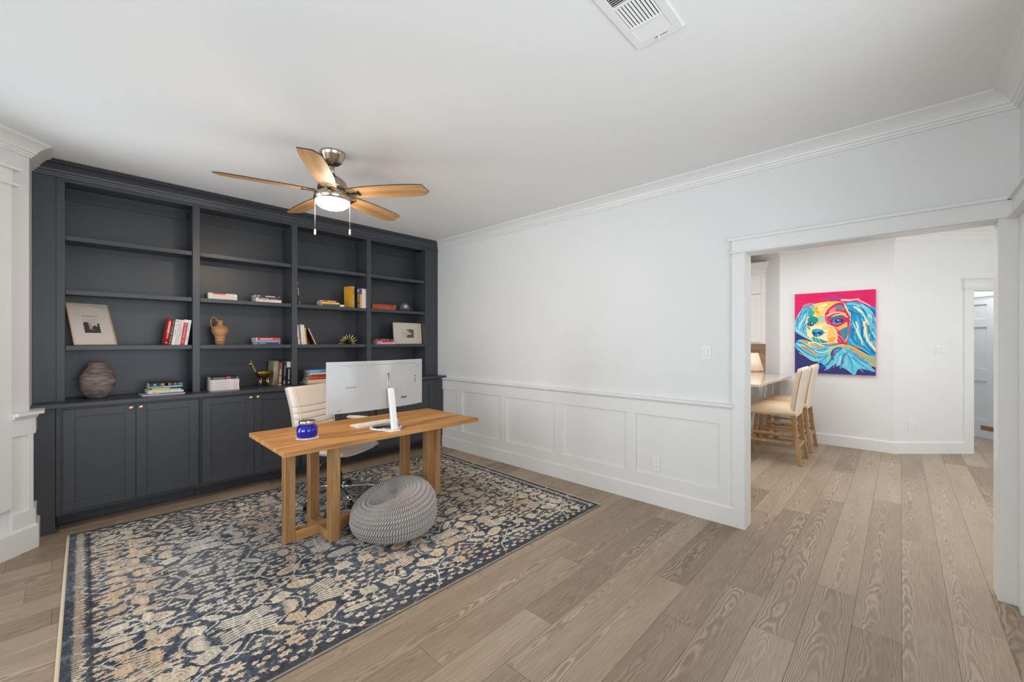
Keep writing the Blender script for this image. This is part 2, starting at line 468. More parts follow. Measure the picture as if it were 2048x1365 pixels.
# ================================================================ WALLS OF THE STUDY
XW = 3.465            # face of the right wall above the wainscot
YF = -0.464           # near wall
YO0, YO1, ZO = -0.385, 0.84, 2.0596     # cased opening
VX, VY = -0.183, 4.32                    # bay corner
BX = -1.70
BLV = (BX, VY - (VX - BX))               # where the bay wall meets the left wall
wr = MB()
wr.box(XW, XW + 0.085, YO1 + 0.018, 5.0, 0, CEIL)
wr.box(XW, XW + 0.085, -2.5, YO0 - 0.018, 0, CEIL)
wr.box(XW, XW + 0.085, YO0 - 0.018, YO1 + 0.018, ZO + 0.018, CEIL)
struct(wr.build('wall_right', WALL))
struct(MB().box(-1.8, XW, 4.955, 5.05, 0, CEIL).build('wall_back', WALL))
# near wall with a window behind the camera (outside the picture)
wf = MB()
wf.box(-1.7, -0.3, YF - 0.12, YF, 0, CEIL); wf.box(2.3, XW, YF - 0.12, YF, 0, CEIL)
wf.box(-0.3, 2.3, YF - 0.12, YF, 0, 0.55); wf.box(-0.3, 2.3, YF - 0.12, YF, 2.45, CEIL)
struct(wf.build('wall_front', WALL))
wl = MB()
wl.box(BX - 0.12, BX, YF - 0.12, 0.2, 0, CEIL); wl.box(BX - 0.12, BX, 2.75, BLV[1] + 0.05, 0, CEIL)
wl.box(BX - 0.12, BX, 0.2, 2.75, 0, 0.5); wl.box(BX - 0.12, BX, 0.2, 2.75, 2.45, CEIL)
struct(wl.build('wall_left', WALL))
# bay wall at 45 degrees, window opening s0..s1 measured from the corner
DB = Vector((-0.70711, -0.70711)); NB = Vector((0.70711, -0.70711))
def bay(s, off): p = Vector((VX, VY)) + DB * s + NB * off; return (p.x, p.y)
def bay_box(mb, s0, s1, o0, o1, z0, z1):
    return mb.prism([bay(s0, o0), bay(s0, o1), bay(s1, o1), bay(s1, o0)], z0, z1)
SL = (Vector(BLV) - Vector((VX, VY))).length
W0, W1, WZ0, WZ1 = 0.235, 1.35, 0.42, 2.38
wb = MB()
bay_box(wb, -0.0, W0, -0.11, 0, 0, CEIL); bay_box(wb, W1, SL, -0.11, 0, 0, CEIL)
bay_box(wb, W0, W1, -0.11, 0, 0, WZ0); bay_box(wb, W0, W1, -0.11, 0, WZ1, CEIL)
wb.box(VX - 0.11, VX, VY, 5.0, 0, CEIL)
struct(wb.build('wall_bay', WALL))

# bay window with its casing
win = struct(bpy.data.objects.new('window_1', None)); COL.objects.link(win); win.location = (bay(0.7, 0)[0], bay(0.7, 0)[1], WZ0)
def wpart(name, mb, m=TRIM, bev=0.002):
    o = mb.build(name, m, None, bevel=bev); o.parent = win; o.matrix_parent_inverse = Matrix.Translation(-win.location); return o
cs = MB()
bay_box(cs, 0.124, W0, 0, 0.03, 0.31, 2.42); bay_box(cs, W1, W1 + 0.11, 0, 0.03, 0.31, 2.42)
bay_box(cs, W0, W1, 0, 0.028, 0.31, WZ0); bay_box(cs, W0, W1, 0, 0.028, WZ1, 2.42)
wpart('window_casing', cs)
hd = MB()
bay_box(hd, 0.122, W1 + 0.112, 0, 0.034, 2.43, 2.515)
bay_box(hd, 0.098, W1 + 0.136, 0, 0.055, 2.412, 2.43)
bay_box(hd, 0.092, W1 + 0.142, 0, 0.062, 2.515, 2.533)
wpart('window_head', hd)
sa = MB()
for a, c in ((W0, W0 + 0.05), (W1 - 0.05, W1), (0.765, 0.815)): bay_box(sa, a, c, -0.08, -0.035, WZ0, WZ1)
for z in (WZ0, 1.36, WZ1 - 0.05): bay_box(sa, W0 + 0.05, W1 - 0.05, -0.08, -0.035, z, z + 0.05)
wpart('window_sash', sa)

# trim ---------------------------------------------------------------- profiles: (distance from wall, z)
def prof_crown(z1, h, d):
    z0 = z1 - h
    return [(0, z1), (0, z0), (0.012, z0), (0.014, z0 + 0.012), (0.022, z0 + 0.014), (0.026, z0 + 0.026), (0.036, z0 + 0.030),
            (0.040, z0 + 0.042), (0.052, z0 + 0.058), (0.070, z0 + 0.074), (d - 0.014, z0 + 0.083), (d - 0.010, z1 - 0.014), (d, z1 - 0.010), (d, z1)]
crown_path = [(XW, 4.62), (XW, YF), (BX, YF), BLV, (VX, VY), (VX, 4.645)]
# the room lies right of the path walking (near wall -> ...): right wall walked towards -y has the room on its right (-x)
struct(MB().sweep(crown_path, prof_crown(CEIL, 0.1, 0.101)).build('trim_1', TRIM))     # crown moulding
BBP = [(0.0, 0.0), (0.036, 0.0), (0.036, 0.134), (0.032, 0.146), (0.0, 0.146)]
struct(MB().sweep([(XW, 4.62), (XW, YO1 + 0.092)], BBP).build('baseboard_right', TRIM, bevel=0.001))
struct(MB().sweep([(2.9, YF), (BX, YF), BLV, (VX, VY), (VX, 4.62)], [(0.0, 0.0), (0.045, 0.0), (0.045, 0.15), (0.03, 0.166), (0.0, 0.166)]).build('baseboard_left', TRIM, bevel=0.001))
# wainscot on the right wall: back board, rails, stiles, cap
pan = [(4.195, 4.60), (3.401, 4.092), (2.614, 3.305), (1.813, 2.507), (1.024, 1.712)]
wn = MB()
yA, yB = YO1 + 0.092, 4.60
wn.box(XW - 0.014, XW, yA, yB, 0.14, 0.90)
x0_, x1_ = XW - 0.027, XW - 0.014
wn.box(x0_, x1_, yA, yB, 0.14, 0.252); wn.box(x0_, x1_, yA, yB, 0.765, 0.90)
edges = sorted([yA] + [e for p in pan for e in p] + [yB])
st = [(yA, 1.024), (1.712, 1.813), (2.507, 2.614), (3.305, 3.401), (4.092, 4.195)]
for a, c in st: wn.box(x0_, x1_, a, c, 0.252, 0.765)
struct(wn.build('trim_2', TRIM, bevel=0.0015))
struct(MB().sweep([(XW, 4.60), (XW, yA - 0.008)], [(0, 0.885), (0.034, 0.885), (0.04, 0.898), (0.055, 0.902), (0.055, 0.918), (0.05, 0.922), (0, 0.922)]).build('trim_3', TRIM, bevel=0.001))
# wainscot on the bay wall and the short return beside the bookcase
wn = MB()
bay_box(wn, 0.0, 0.124, 0, 0.014, 0.14, 0.92)
bay_box(wn, 0.0, 0.124, 0.014, 0.03, 0.14, 0.267); bay_box(wn, 0.0, 0.124, 0.014, 0.03, 0.776, 0.90)
bay_box(wn, 0.0, 0.03, 0.014, 0.03, 0.267, 0.776)
wn.box(VX, VX + 0.014, VY - 0.005, 4.50, 0.14, 0.92)
wn.box(VX + 0.014, VX + 0.03, VY - 0.012, 4.50, 0.14, 0.267); wn.box(VX + 0.014, VX + 0.03, VY - 0.012, 4.50, 0.776, 0.90)
struct(wn.build('trim_4', TRIM, bevel=0.0015))
struct(MB().sweep([bay(0.124, 0), (VX, VY), (VX, 4.50)], [(0, 0.888), (0.04, 0.888), (0.046, 0.905), (0.07, 0.91), (0.07, 0.93), (0, 0.93)]).build('trim_5', TRIM, bevel=0.001))

# cased opening to the kitchen
fx = XW - 0.037
op = MB()
op.box(fx, XW, YO1 + 0.005, YO1 + 0.092, 0, ZO + 0.006); op.box(fx, XW, YO0 - 0.078, YO0 - 0.005, 0, ZO + 0.006)
op.box(fx + 0.004, 3.584, YO1, YO1 + 0.017, 0, ZO + 0.017); op.box(fx + 0.004, 3.584, YO0 - 0.017, YO0, 0, ZO + 0.017)   # jambs
op.box(fx + 0.004, 3.584, YO0 + 0.0002, YO1 - 0.0002, ZO, ZO + 0.016)
op.box(3.551, 3.59, YO1 + 0.005, YO1 + 0.1, 0, ZO + 0.1); op.box(3.551, 3.59, YO0 - 0.1, YO0 - 0.005, 0, ZO + 0.1); op.box(3.551, 3.59, YO0 - 0.005, YO1 + 0.005, ZO + 0.006, ZO + 0.1)
struct(op.build('trim_6', TRIM, bevel=0.0015))
hd = MB()
hd.box(fx - 0.003, XW, YF, YO1 + 0.0915, ZO + 0.006, 2.162)
hd.box(fx - 0.018, XW, YF, YO1 + 0.106, ZO + 0.003, ZO + 0.017)
hd.box(fx - 0.018, XW, YF, YO1 + 0.108, 2.158, 2.178)
# the head casing turns the corner on the near wall
hd.box(2.60, fx, YF, YF + 0.034, ZO, 2.162); hd.box(2.58, fx, YF, YF + 0.05, ZO - 0.004, ZO + 0.012); hd.box(2.58, fx, YF, YF + 0.05, 2.158, 2.178)
struct(hd.build('trim_7', TRIM, bevel=0.0015))
struct(MB().box(fx - 0.10, fx, YF, YF + 0.012, 0, ZO).build('trim_8', TRIM, bevel=0.0015))

# ================================================================ KITCHEN AND HALL SHELL
KX = 7.06
A0 = (KX, 0.055); AD = Vector((0.6838, -0.7297)).normalized(); AN = Vector((AD.y, -AD.x))      # angled wall right of the painting
def ang(s, off): p = Vector(A0) + AD * s + AN * off; return (p.x, p.y)
def ang_box(mb, s0, s1, o0, o1, z0, z1):
    return mb.prism([ang(s0, o0), ang(s0, o1), ang(s1, o1), ang(s1, o0)], z0, z1)
B0 = (KX, 1.28); B1 = (7.285, 1.505)
struct(MB().prism([(KX, 0.055), (KX + 0.12, 0.08), (KX + 0.12, 1.24), B0], 0, CEIL).build('wall_far', KWALL))
struct(MB().prism([B0, (7.2, 1.2), (7.45, 1.45), B1], 0, CEIL).build('wall_far_left', KWALL))
# sign of the normal: AN must look to the camera side
if AN.dot(Vector((-1, 0))) < 0: AN = -AN
wa = MB()
ang_box(wa, 0, 0.955, -0.12, 0, 0, CEIL); ang_box(wa, 1.78, 3.3, -0.12, 0, 0, CEIL); ang_box(wa, 0.955, 1.78, -0.12, 0, 2.06, CEIL)
struct(wa.build('wall_far_right', KWALL))
struct(MB().box(XW + 0.085, 9.6, -2.62, -2.5, 0, CEIL).build('wall_kitchen_near', KWALL))
struct(MB().box(XW + 0.085, 8.2, 4.4, 4.5, 0, CEIL).build('wall_kitchen_left', KWALL))
struct(MB().box(7.62, 7.72, 1.4, 4.4, 0, CEIL).build('wall_kitchen_back', KWALL))
# hall behind the doorway: the wall that carries the panelled door
HD = Vector((-0.743, -0.669)).normalized(); H0 = Vector((9.36, -0.57)) + HD * 0.14; HN = Vector((-HD.y, HD.x))
if HN.dot(Vector((-1, 0.2))) < 0: HN = -HN
def hal(s, off): p = H0 + HD * s + HN * off; return (p.x, p.y)
def hal_box(mb, s0, s1, o0, o1, z0, z1):
    return mb.prism([hal(s0, o0), hal(s0, o1), hal(s1, o1), hal(s1, o0)], z0, z1)
wh = MB()
hal_box(wh, -1.2, -0.02, -0.12, 0, 0, CEIL); hal_box(wh, 0.84, 2.6, -0.12, 0, 0, CEIL); hal_box(wh, -0.02, 0.84, -0.12, 0, 2.05, CEIL)
struct(wh.build('wall_hall', KWALL))
# crown and base in the kitchen
struct(MB().sweep([(7.5, 1.72), B0, A0, ang(3.2, 0)], prof_crown(CEIL, 0.1, 0.101)).build('trim_9', TRIM))
struct(MB().sweep([B1, B0, A0, ang(0.86, 0)], [(0.0, 0.0), (0.018, 0.0), (0.018, 0.134), (0.013, 0.146), (0.0, 0.146)]).build('baseboard_far', TRIM, bevel=0.001))
dc = MB()
ang_box(dc, 0.86, 0.955, 0, 0.022, 0, 2.06); ang_box(dc, 1.78, 1.875, 0, 0.022, 0, 2.06)
ang_box(dc, 0.955, 0.973, -0.12, 0.022, 0, 2.06); ang_box(dc, 1.762, 1.78, -0.12, 0.022, 0, 2.06)
ang_box(dc, 0.973, 1.762, -0.12, 0.022, 2.042, 2.06)
ang_box(dc, 0.855, 1.88, 0, 0.026, 2.072, 2.162); ang_box(dc, 0.84, 1.895, 0, 0.04, 2.058, 2.072); ang_box(dc, 0.835, 1.9, 0, 0.045, 2.158, 2.174)
struct(dc.build('trim_10', TRIM, bevel=0.0015))

# panelled hall door
door = struct(bpy.data.objects.new('door_1', None)); COL.objects.link(door); door.location = (hal(0.41, 0)[0], hal(0.41, 0)[1], 0)
def dpart(name, mb, m, bev=0.002):
    o = mb.build(name, m, None, bevel=bev); o.parent = door; o.matrix_parent_inverse = Matrix.Translation(-door.location); return o
dl = MB(); hal_box(dl, 0, 0.82, -0.05, -0.014, 0.012, 2.03)
for a, c in ((0, 0.12), (0.355, 0.465), (0.70, 0.82)): hal_box(dl, a, c, -0.014, 0, 0.012, 2.03)
for a, c in ((0.012, 0.27), (0.83, 1.01), (1.61, 1.73), (1.94, 2.03)):
    hal_box(dl, 0.12, 0.355, -0.014, 0, a, c); hal_box(dl, 0.465, 0.70, -0.014, 0, a, c)
dpart('door_leaf', dl, mat('door_paint', (214, 214, 213), 0.35, noise=0.01))
kp = MB(); hal_box(kp, 0.28, 0.54, 0.0, 0.004, 0.125, 0.19)
dpart('kick_plate', kp, mat('bronze_plate', (150, 112, 84), 0.4, 0.6, noise=0.06), 0.001)
kb = MB(); p = hal(0.76, 0.03); kb.lathe([(0.0, -0.028), (0.02, -0.02), (0.028, 0), (0.02, 0.02), (0.0, 0.028)], (p[0], p[1], 0.98), 16)
dpart('door_knob', kb, NICKEL, 0)
dcc = MB()
hal_box(dcc, -0.11, -0.012, 0, 0.02, 0, 2.05); hal_box(dcc, 0.832, 0.93, 0, 0.02, 0, 2.05); hal_box(dcc, -0.11, 0.93, 0, 0.02, 2.05, 2.15)
struct(dcc.build('trim_11', TRIM, bevel=0.0015))
# ================================================================ BUILT-IN BOOKCASE
YU, YBACK = 4.634, 4.935          # face and back of the upper unit
ZC = 0.9476                       # top of the counter
X0S, SW, ST = -0.018, 0.7790, 0.0534
SEC = [(X0S + k * (SW + ST), X0S + k * (SW + ST) + SW) for k in range(4)]
XL, XR = VX + 0.001, XW - 0.001
bc = thing('built_in_bookcase', 'charcoal built-in bookcase filling the back wall above the cabinet counter', 'bookcase', (1.62, YU, ZC))
def bpart(name, mb, bev=0.0015, m=NAVY):
    o = mb.build(name, m, None, bevel=bev); o.parent = bc; o.matrix_parent_inverse = Matrix.Translation(-bc.location); return o
ZT = 2.616
bpart('back_panel', MB().box(XL, XR, YBACK, 4.953, ZC, 2.70), 0)
for a, c in ((XL + 0.0, X0S - 0.046), (SEC[3][1] + 0.04, XR)):
    bpart('filler_panel', MB().box(a, c, YU + 0.004, YU + 0.024, ZC, 2.665), 0.001)
for a, c in ((X0S - 0.046, X0S), (SEC[3][1], SEC[3][1] + 0.04)):
    bpart('side_stile', MB().box(a, c, YU, YBACK, ZC, ZT - 0.0003))
for k in range(3):
    a, c = SEC[k][1], SEC[k + 1][0]
    m_ = MB().box(a, c, YU, YU + 0.02, ZC, ZT)
    m_.box(a + 0.008, c - 0.008, YU + 0.02, YBACK, ZC, ZT)
    bpart('divider', m_)
tr = MB().box(X0S - 0.046, SEC[3][1] + 0.04, YU, YU + 0.02, ZT, 2.66)
tr.box(X0S, SEC[3][1], YU + 0.02, YBACK, 2.645, 2.66)
bpart('top_rail', tr)
cr = MB().sweep([(XL, YU), (XR, YU)], [(-0.02, CEIL - 0.001)] + [(d, z - 0.001) for d, z in prof_crown(CEIL, 0.104, 0.106)[1:]])
bpart('crown_moulding', cr, 0)
for zt in (2.212, 1.798, 1.371):
    for k in range(4):
        a, c = SEC[k]
        b1 = 0.0 if k == 0 else 0.008
        sh = MB().box(a - b1 + 0.0015, c + (0.008 if k < 3 else 0) - 0.0015, YU + 0.03, YBACK - 0.001, zt - 0.026, zt)
        sh.box(a + 0.002, c - 0.004, YU + 0.008, YU + 0.03, zt - 0.036, zt)
        bpart('shelf', sh)
# thin rails behind the top of each bay
for k in range(4):
    a, c = SEC[k]
    bpart('nailing_rail', MB().box(a + 0.002, c - 0.002, YBACK - 0.016, YBACK - 0.0005, 2.545, 2.644), 0.001)

# counter
YCF = 4.4445
ct = MB().box(XL, XR, YCF, YU + 0.30, ZC - 0.032, ZC)
tag(ct.build('countertop', NAVY, bevel=0.004, seg=3), 'continuous charcoal painted counter running above the base cabinets', 'countertop')

# base cabinets
YLF = 4.49
def cabinet(k):
    a, c = SEC[k]; a2, c2 = a - 0.046 if k == 0 else a - ST / 2, (c + 0.04) if k == 3 else c + ST / 2
    names = ['charcoal base cabinet under the vase and the magazine stack', 'charcoal base cabinet under the brass giraffe bowl',
             'charcoal base cabinet half hidden behind the office chair', 'charcoal base cabinet beside the white panelled wall, behind the monitor']
    t = thing('base_cabinet', names[k], 'cabinet', ((a2 + c2) / 2, YLF, 0), group='charcoal base cabinets')
    def part(nm, mb, m=NAVY, bev=0.0015, parent=None):
        o = mb.build(nm, m, None, bevel=bev); o.parent = parent or t
        if parent is None: o.matrix_parent_inverse = Matrix.Translation(-t.location)
        return o
    body = MB().box(a2 + 0.0008, c2 - 0.0008, YLF, YLF + 0.02, 0.125, ZC - 0.033)
    body.box(a2 + 0.0008, c2 - 0.0008, YLF + 0.02, 4.93, 0.125, 0.90)
    part('body', body)
    part('toe_kick', MB().box(a2 + 0.0008, c2 - 0.0008, 4.695, 4.71, 0.003, 0.125), NAVY, 0)
    m0 = (a + c) / 2 - 0.002; d0 = YLF - 0.02
    for q, (x0, x1) in enumerate(((a - 0.012, m0 - 0.0015), (m0 + 0.0015, c + 0.012))):
        fr = 0.062; z0, z1 = 0.152, 0.899
        d = MB()
        d.box(x0, x1, d0 + 0.010, YLF - 0.0005, z0, z1)
        d.box(x0, x0 + fr, d0, d0 + 0.010, z0, z1); d.box(x1 - fr, x1, d0, d0 + 0.010, z0, z1)
        d.box(x0 + fr, x1 - fr, d0, d0 + 0.010, z0, z0 + fr - 0.004); d.box(x0 + fr, x1 - fr, d0, d0 + 0.010, z1 - fr + 0.004, z1)
        do = part('door', d)
        kx = (x1 - 0.028) if q == 0 else (x0 + 0.028)
        kn = MB()
        pr = [(0.0065, 0.0), (0.0055, 0.010), (0.0075, 0.013), (0.0145, 0.016), (0.0155, 0.020), (0.0145, 0.024), (0.009, 0.0265), (0.0, 0.027)]
        vs = MB().lathe(pr, (0, 0, 0), 20)
        kn.add([(kx + v[0], d0 - v[2], 0.876 + v[1]) for v in vs.v], vs.f, True)
        kk = part('knob', kn, BRASS, 0, do)
    return t
for k in range(4): cabinet(k)
# end fillers of the base run and the little caulk line at the floor
tag(MB().box(XL, SEC[0][0] - 0.0475, 4.50, 4.52, 0, ZC - 0.033).build('filler_strip', NAVY, bevel=0.001), 'charcoal filler board between left wall wainscot and the base cabinets', 'filler board')
tag(MB().box(SEC[3][1] + 0.0415, XW - 0.001, 4.50, 4.52, 0, ZC - 0.033).build('filler_strip', NAVY, bevel=0.001), 'charcoal filler board between the base cabinets and white panelled right wall', 'filler board')

# ================================================================ BOOKS
PAGE = mat('book_pages', (226, 216, 196), 0.8, noise=0.06, nscale=90)
PAGEW = mat('book_pages_white', (228, 226, 222), 0.8, noise=0.04, nscale=90)
BOOKN = 0
def cmat(rgb, rough=0.4):
    return mat('cover_%d_%d_%d' % rgb, rgb, rough, noise=0.02, nscale=40)
def book(label, t, h, d, rgb, loc, lean=0.0, flat=False, rz=0.0, hard=False, title=(), pages=None, group=None, name='book', band=None):
    """t thickness, h spine length, d depth. Spine faces -y. title: (from, to, half width fraction, colour) along the spine.
    band: (from, to, colour) a coloured block across the whole spine."""
    o = thing(name, label, 'book', loc, 0, group)
    if flat: o.rotation_euler = (0, PI / 2, rz); 
    else: o.rotation_euler = (0, lean, rz)
    if flat:
        # local z (spine) lies along world x; keep titles reading left to right
        o.rotation_euler = (Matrix.Rotation(rz, 3, 'Z') @ Matrix.Rotation(PI / 2, 3, 'Y')).to_euler()
        o.location = (loc[0], loc[1], loc[2] + t / 2)
    elif lean: o.location = (loc[0], loc[1], loc[2] + t / 2 * abs(math.sin(lean)))
    c = 0.0022 if hard else 0.0010
    ov = 0.003 if hard else 0.0
    m = MB()
    m.box(-t / 2, -t / 2 + c, 0.001, d, 0, h); m.box(t / 2 - c, t / 2, 0.001, d, 0, h)
    if hard and t > 0.012:                    # rounded spine
        n = 8; vs = []; fs = []
        for i in range(n + 1):
            a = PI * i / n; vs += [(-math.cos(a) * t / 2, 0.002 - math.sin(a) * min(0.004, t * .2), 0), (-math.cos(a) * t / 2, 0.002 - math.sin(a) * min(0.004, t * .2), h)]
        for i in range(n + 1):
            a = PI * i / n; vs += [(-math.cos(a) * (t / 2 - c), 0.003 - math.sin(a) * min(0.002, t * .1), 0), (-math.cos(a) * (t / 2 - c), 0.003 - math.sin(a) * min(0.002, t * .1), h)]
        k = 2 * (n + 1)
        for i in range(n):
            fs += [(2 * i, 2 * i + 2, 2 * i + 3, 2 * i + 1), (k + 2 * i, k + 2 * i + 1, k + 2 * i + 3, k + 2 * i + 2),
                   (2 * i, k + 2 * i, k + 2 * i + 2, 2 * i + 2), (2 * i + 1, 2 * i + 3, k + 2 * i + 3, k + 2 * i + 1)]
        m.add(vs, fs, True); y0 = -0.0022
    else:
        m.box(-t / 2, t / 2, 0, 0.0012, 0, h); y0 = -0.0002
    m.build('cover', cmat(rgb), o, fix=True)
    MB().box(-t / 2 + c, t / 2 - c, 0.0013 if not hard else 0.004, d - ov, ov, h - ov).build('pages', pages or PAGE, o)
    if band:
        MB().box(-t / 2 - 0.0003, t / 2 + 0.0003, y0 - 0.0004, 0.012, h * band[0], h * band[1]).build('spine_band', cmat(band[2]), o)
    if title:
        groups = {}
        for ttt in title: groups.setdefault(ttt[3], []).append(ttt)
        rr = random.Random(int(h * 1e4 + t * 1e5))
        for col, lst in groups.items():
            q = MB()
            for a, b2, hw, _ in lst:
                z = a * h
                while z < b2 * h - 0.003:                  # rows of letter-sized marks
                    l = rr.uniform(0.0035, 0.0075); l = min(l, b2 * h - z)
                    q.box(-t * hw, t * hw, y0 - 0.0009, y0 - 0.0003, z, z + l); z += l + 0.0016
            q.build('spine_lettering', cmat(col), o)
    return o

S1, S2, S3 = 2.212, 1.798, 1.371
FY = 4.652
RED, WHT, CRM = (196, 32, 44), (226, 222, 218), (222, 212, 196)
DIV = 'books leaning right against the first divider'
def lean_row(items, z, lean, group, fy=FY):
    for it in items:
        x0, x1, h, d, rgb, kw, lab = it
        t = (x1 - x0) * math.cos(lean) * 0.97
        book(lab, t, h, d, rgb, ((x0 + x1) / 2, fy, z), lean=lean, group=group, **kw)
lean_row([
    (0.563, 0.591, 0.232, 0.155, RED, dict(hard=True, title=[(.45, .9, .22, (238, 200, 190)), (.25, .42, .1, (238, 200, 190)), (.06, .12, .2, (240, 220, 210))]), 'tall red hardback, leftmost of the leaning row above the vase'),
    (0.5925, 0.612, 0.226, 0.15, (44, 34, 24), dict(title=[(.04, .08, .25, (214, 196, 150)), (.12, .34, .3, (150, 112, 84)), (.4, .48, .3, (176, 128, 110)), (.52, .76, .3, (140, 112, 66)), (.8, .95, .12, (196, 160, 130))]), 'narrow black book with gold lettering beside the tall red hardback'),
    (0.6135, 0.637, 0.226, 0.15, WHT, dict(title=[(.35, .62, .1, (140, 120, 150)), (.7, .84, .12, (170, 170, 160)), (.9, .95, .3, (196, 120, 120))]), 'wide white paperback next to the black and gold book'),
    (0.638, 0.6555, 0.224, 0.15, (218, 214, 208), dict(title=[(.1, .4, .12, (176, 176, 150)), (.5, .85, .1, (196, 150, 150))]), 'white paperback third from the right in the leaning row'),
    (0.6565, 0.674, 0.223, 0.15, (226, 212, 208), dict(title=[(.3, .7, .1, (150, 170, 160))]), 'pinkish white paperback left of the red and white book'),
    (0.675, 0.704, 0.226, 0.152, RED, dict(band=(.88, 1.0, (226, 226, 214)), title=[(.08, .2, .16, (240, 150, 150)), (.28, .7, .14, (238, 160, 160)), (.74, .86, .24, (236, 120, 120))]), 'red paperback with a white top band in the leaning row'),
    (0.705, 0.726, 0.224, 0.15, (224, 222, 220), dict(title=[(.15, .35, .12, (150, 150, 140)), (.5, .8, .1, (150, 180, 196))]), 'white paperback touching the first divider, last of the leaning row'),
], S3, math.radians(8.0), DIV)

# flat stacks: (x0, x1, thickness, depth, colour, kw, label)
def stack(items, z, group, fy=FY, dz=0.0004):
    for it in items:
        x0, x1, t, d, rgb, kw, lab = it
        kw = dict(kw); yo = kw.pop('yo', 0.0)
        book(lab, t, x1 - x0, d, rgb, (x0, fy + yo, z), flat=True, group=group, **kw)
        z += t + dz
    return z
GA = 'flat white paperbacks on the second shelf'
stack([
    (0.880, 1.108, 0.0145, 0.150, CRM, dict(title=[(.1, .9, .1, (196, 180, 160))]), 'bottom cream paperback of the pile at the left of the second bay'),
    (0.879, 1.107, 0.0145, 0.150, (226, 214, 206), dict(title=[(.1, .9, .1, (206, 180, 170))], yo=0.002), 'second cream paperback from the bottom in the pile under a red top'),
    (0.880, 1.108, 0.0145, 0.150, CRM, dict(title=[(.1, .85, .1, (196, 176, 150))]), 'cream paperback just beneath the red and cream top one'),
    (0.878, 1.106, 0.0115, 0.150, (226, 206, 180), dict(band=(0.16, 0.6, (190, 48, 52)), yo=0.003), 'cream paperback with a red spine patch, top of its pile'),
], S2, GA)
GB = 'flat books right of the cream pile'
z = stack([
    (1.267, 1.497, 0.0270, 0.150, (228, 214, 208), dict(title=[(.05, .12, .3, (206, 150, 150)), (.2, .6, .12, (206, 176, 170))], pages=PAGEW), 'thick white book at the bottom, under two black books'),
    (1.268, 1.482, 0.0170, 0.150, (46, 34, 32), dict(band=(0.0, 0.12, (206, 190, 180)), title=[(.16, .55, .2, (206, 190, 186)), (.62, .95, .1, (196, 180, 170))], pages=PAGEW), 'thin black book with a pale spine end, middle of the pile'),
    (1.267, 1.488, 0.0260, 0.150, (40, 32, 34), dict(title=[(.03, .2, .14, (214, 206, 206)), (.38, .78, .2, (226, 214, 214)), (.94, .98, .16, (226, 220, 220))], pages=PAGEW), 'black book with white title, top of pile in the second bay'),
], S2, GB)
GC = 'flat textbooks beside the clay jug'
stack([
    (1.279, 1.490, 0.0220, 0.165, (44, 52, 62), dict(title=[(.05, .35, .2, (150, 160, 170)), (.9, .98, .1, (196, 180, 150))], pages=PAGEW), 'dark slate book at the bottom beside the clay jug'),
    (1.272, 1.487, 0.0200, 0.160, (112, 160, 206), dict(hard=False, title=[(.88, .96, .2, (60, 90, 150))], pages=PAGEW), 'light blue book sandwiched between red and slate ones'),
    (1.269, 1.487, 0.0270, 0.160, (208, 40, 40), dict(band=(0, .045, (226, 222, 214)), title=[(.16, .7, .22, (240, 190, 180)), (.75, .95, .08, (236, 150, 140))], pages=PAGEW), 'bright red book on top of the light blue one'),
], S3, GC)
GD = 'flat white volumes on the counter near the giraffe bowl'
z = ZC
labs = ['white volume at the very bottom of the pile left of the giraffe bowl', 'white volume, second from the bottom left of the giraffe bowl',
        'white volume in the middle of the pile left of the giraffe bowl', 'white volume, fourth from the bottom left of the giraffe bowl', 'uppermost white volume just under the black and pink book']
its = []
for i in range(5):
    its.append((0.886 + 0.0008 * (i % 2), 1.112 - 0.001 * (i % 3), 0.0200, 0.155, (226, 216, 214), dict(title=[(.03, .08, .22, (206, 120, 130)), (.14, .64, .08, (150, 140, 146)), (.8, .95, .14, (220, 150, 160))], pages=PAGEW), labs[i]))
its.append((0.886, 1.110, 0.0240, 0.155, (38, 34, 38), dict(band=(.54, .70, (190, 70, 110)), title=[(.1, .5, .14, (180, 176, 170)), (.9, .98, .2, (190, 130, 90))]), 'black book with a pink patch lying on the white volumes'))
stack(its, ZC, GD, 4.60)
GE = 'upright books behind the brass giraffe bowl'
def upright(items, z, group, fy):
    for x, t, h, d, rgb, kw, lab in items:
        book(lab, t, h, d, rgb, (x, fy, z), group=group, **kw)
upright([
    (1.452, 0.044, 0.252, 0.175, (152, 144, 120), dict(lean=0.06, rz=0.0, hard=True), 'thick olive grey book behind the giraffe bowl'),
    (1.497, 0.036, 0.232, 0.150, (110, 76, 66), dict(lean=0.05, band=(0.0, 0.04, (196, 180, 170)), title=[(.1, .4, .3, (190, 160, 150)), (.45, .72, .22, (206, 170, 150)), (.8, .95, .3, (150, 84, 62))]), 'brown spined book next to the olive grey one'),
    (1.540, 0.028, 0.238, 0.150, (30, 32, 42), dict(lean=0.04, title=[(.04, .2, .28, (196, 150, 136)), (.4, .86, .18, (120, 130, 160))]), 'dark navy book with blue lettering, third behind the giraffe'),
    (1.583, 0.044, 0.240, 0.155, (26, 26, 28), dict(lean=0.02, band=(.76, 1.0, (226, 214, 210)), title=[(.05, .15, .2, (190, 190, 190)), (.22, .7, .12, (206, 206, 206))]), 'black book with a cream top block against the second divider'),
], ZC, GE, 4.70)
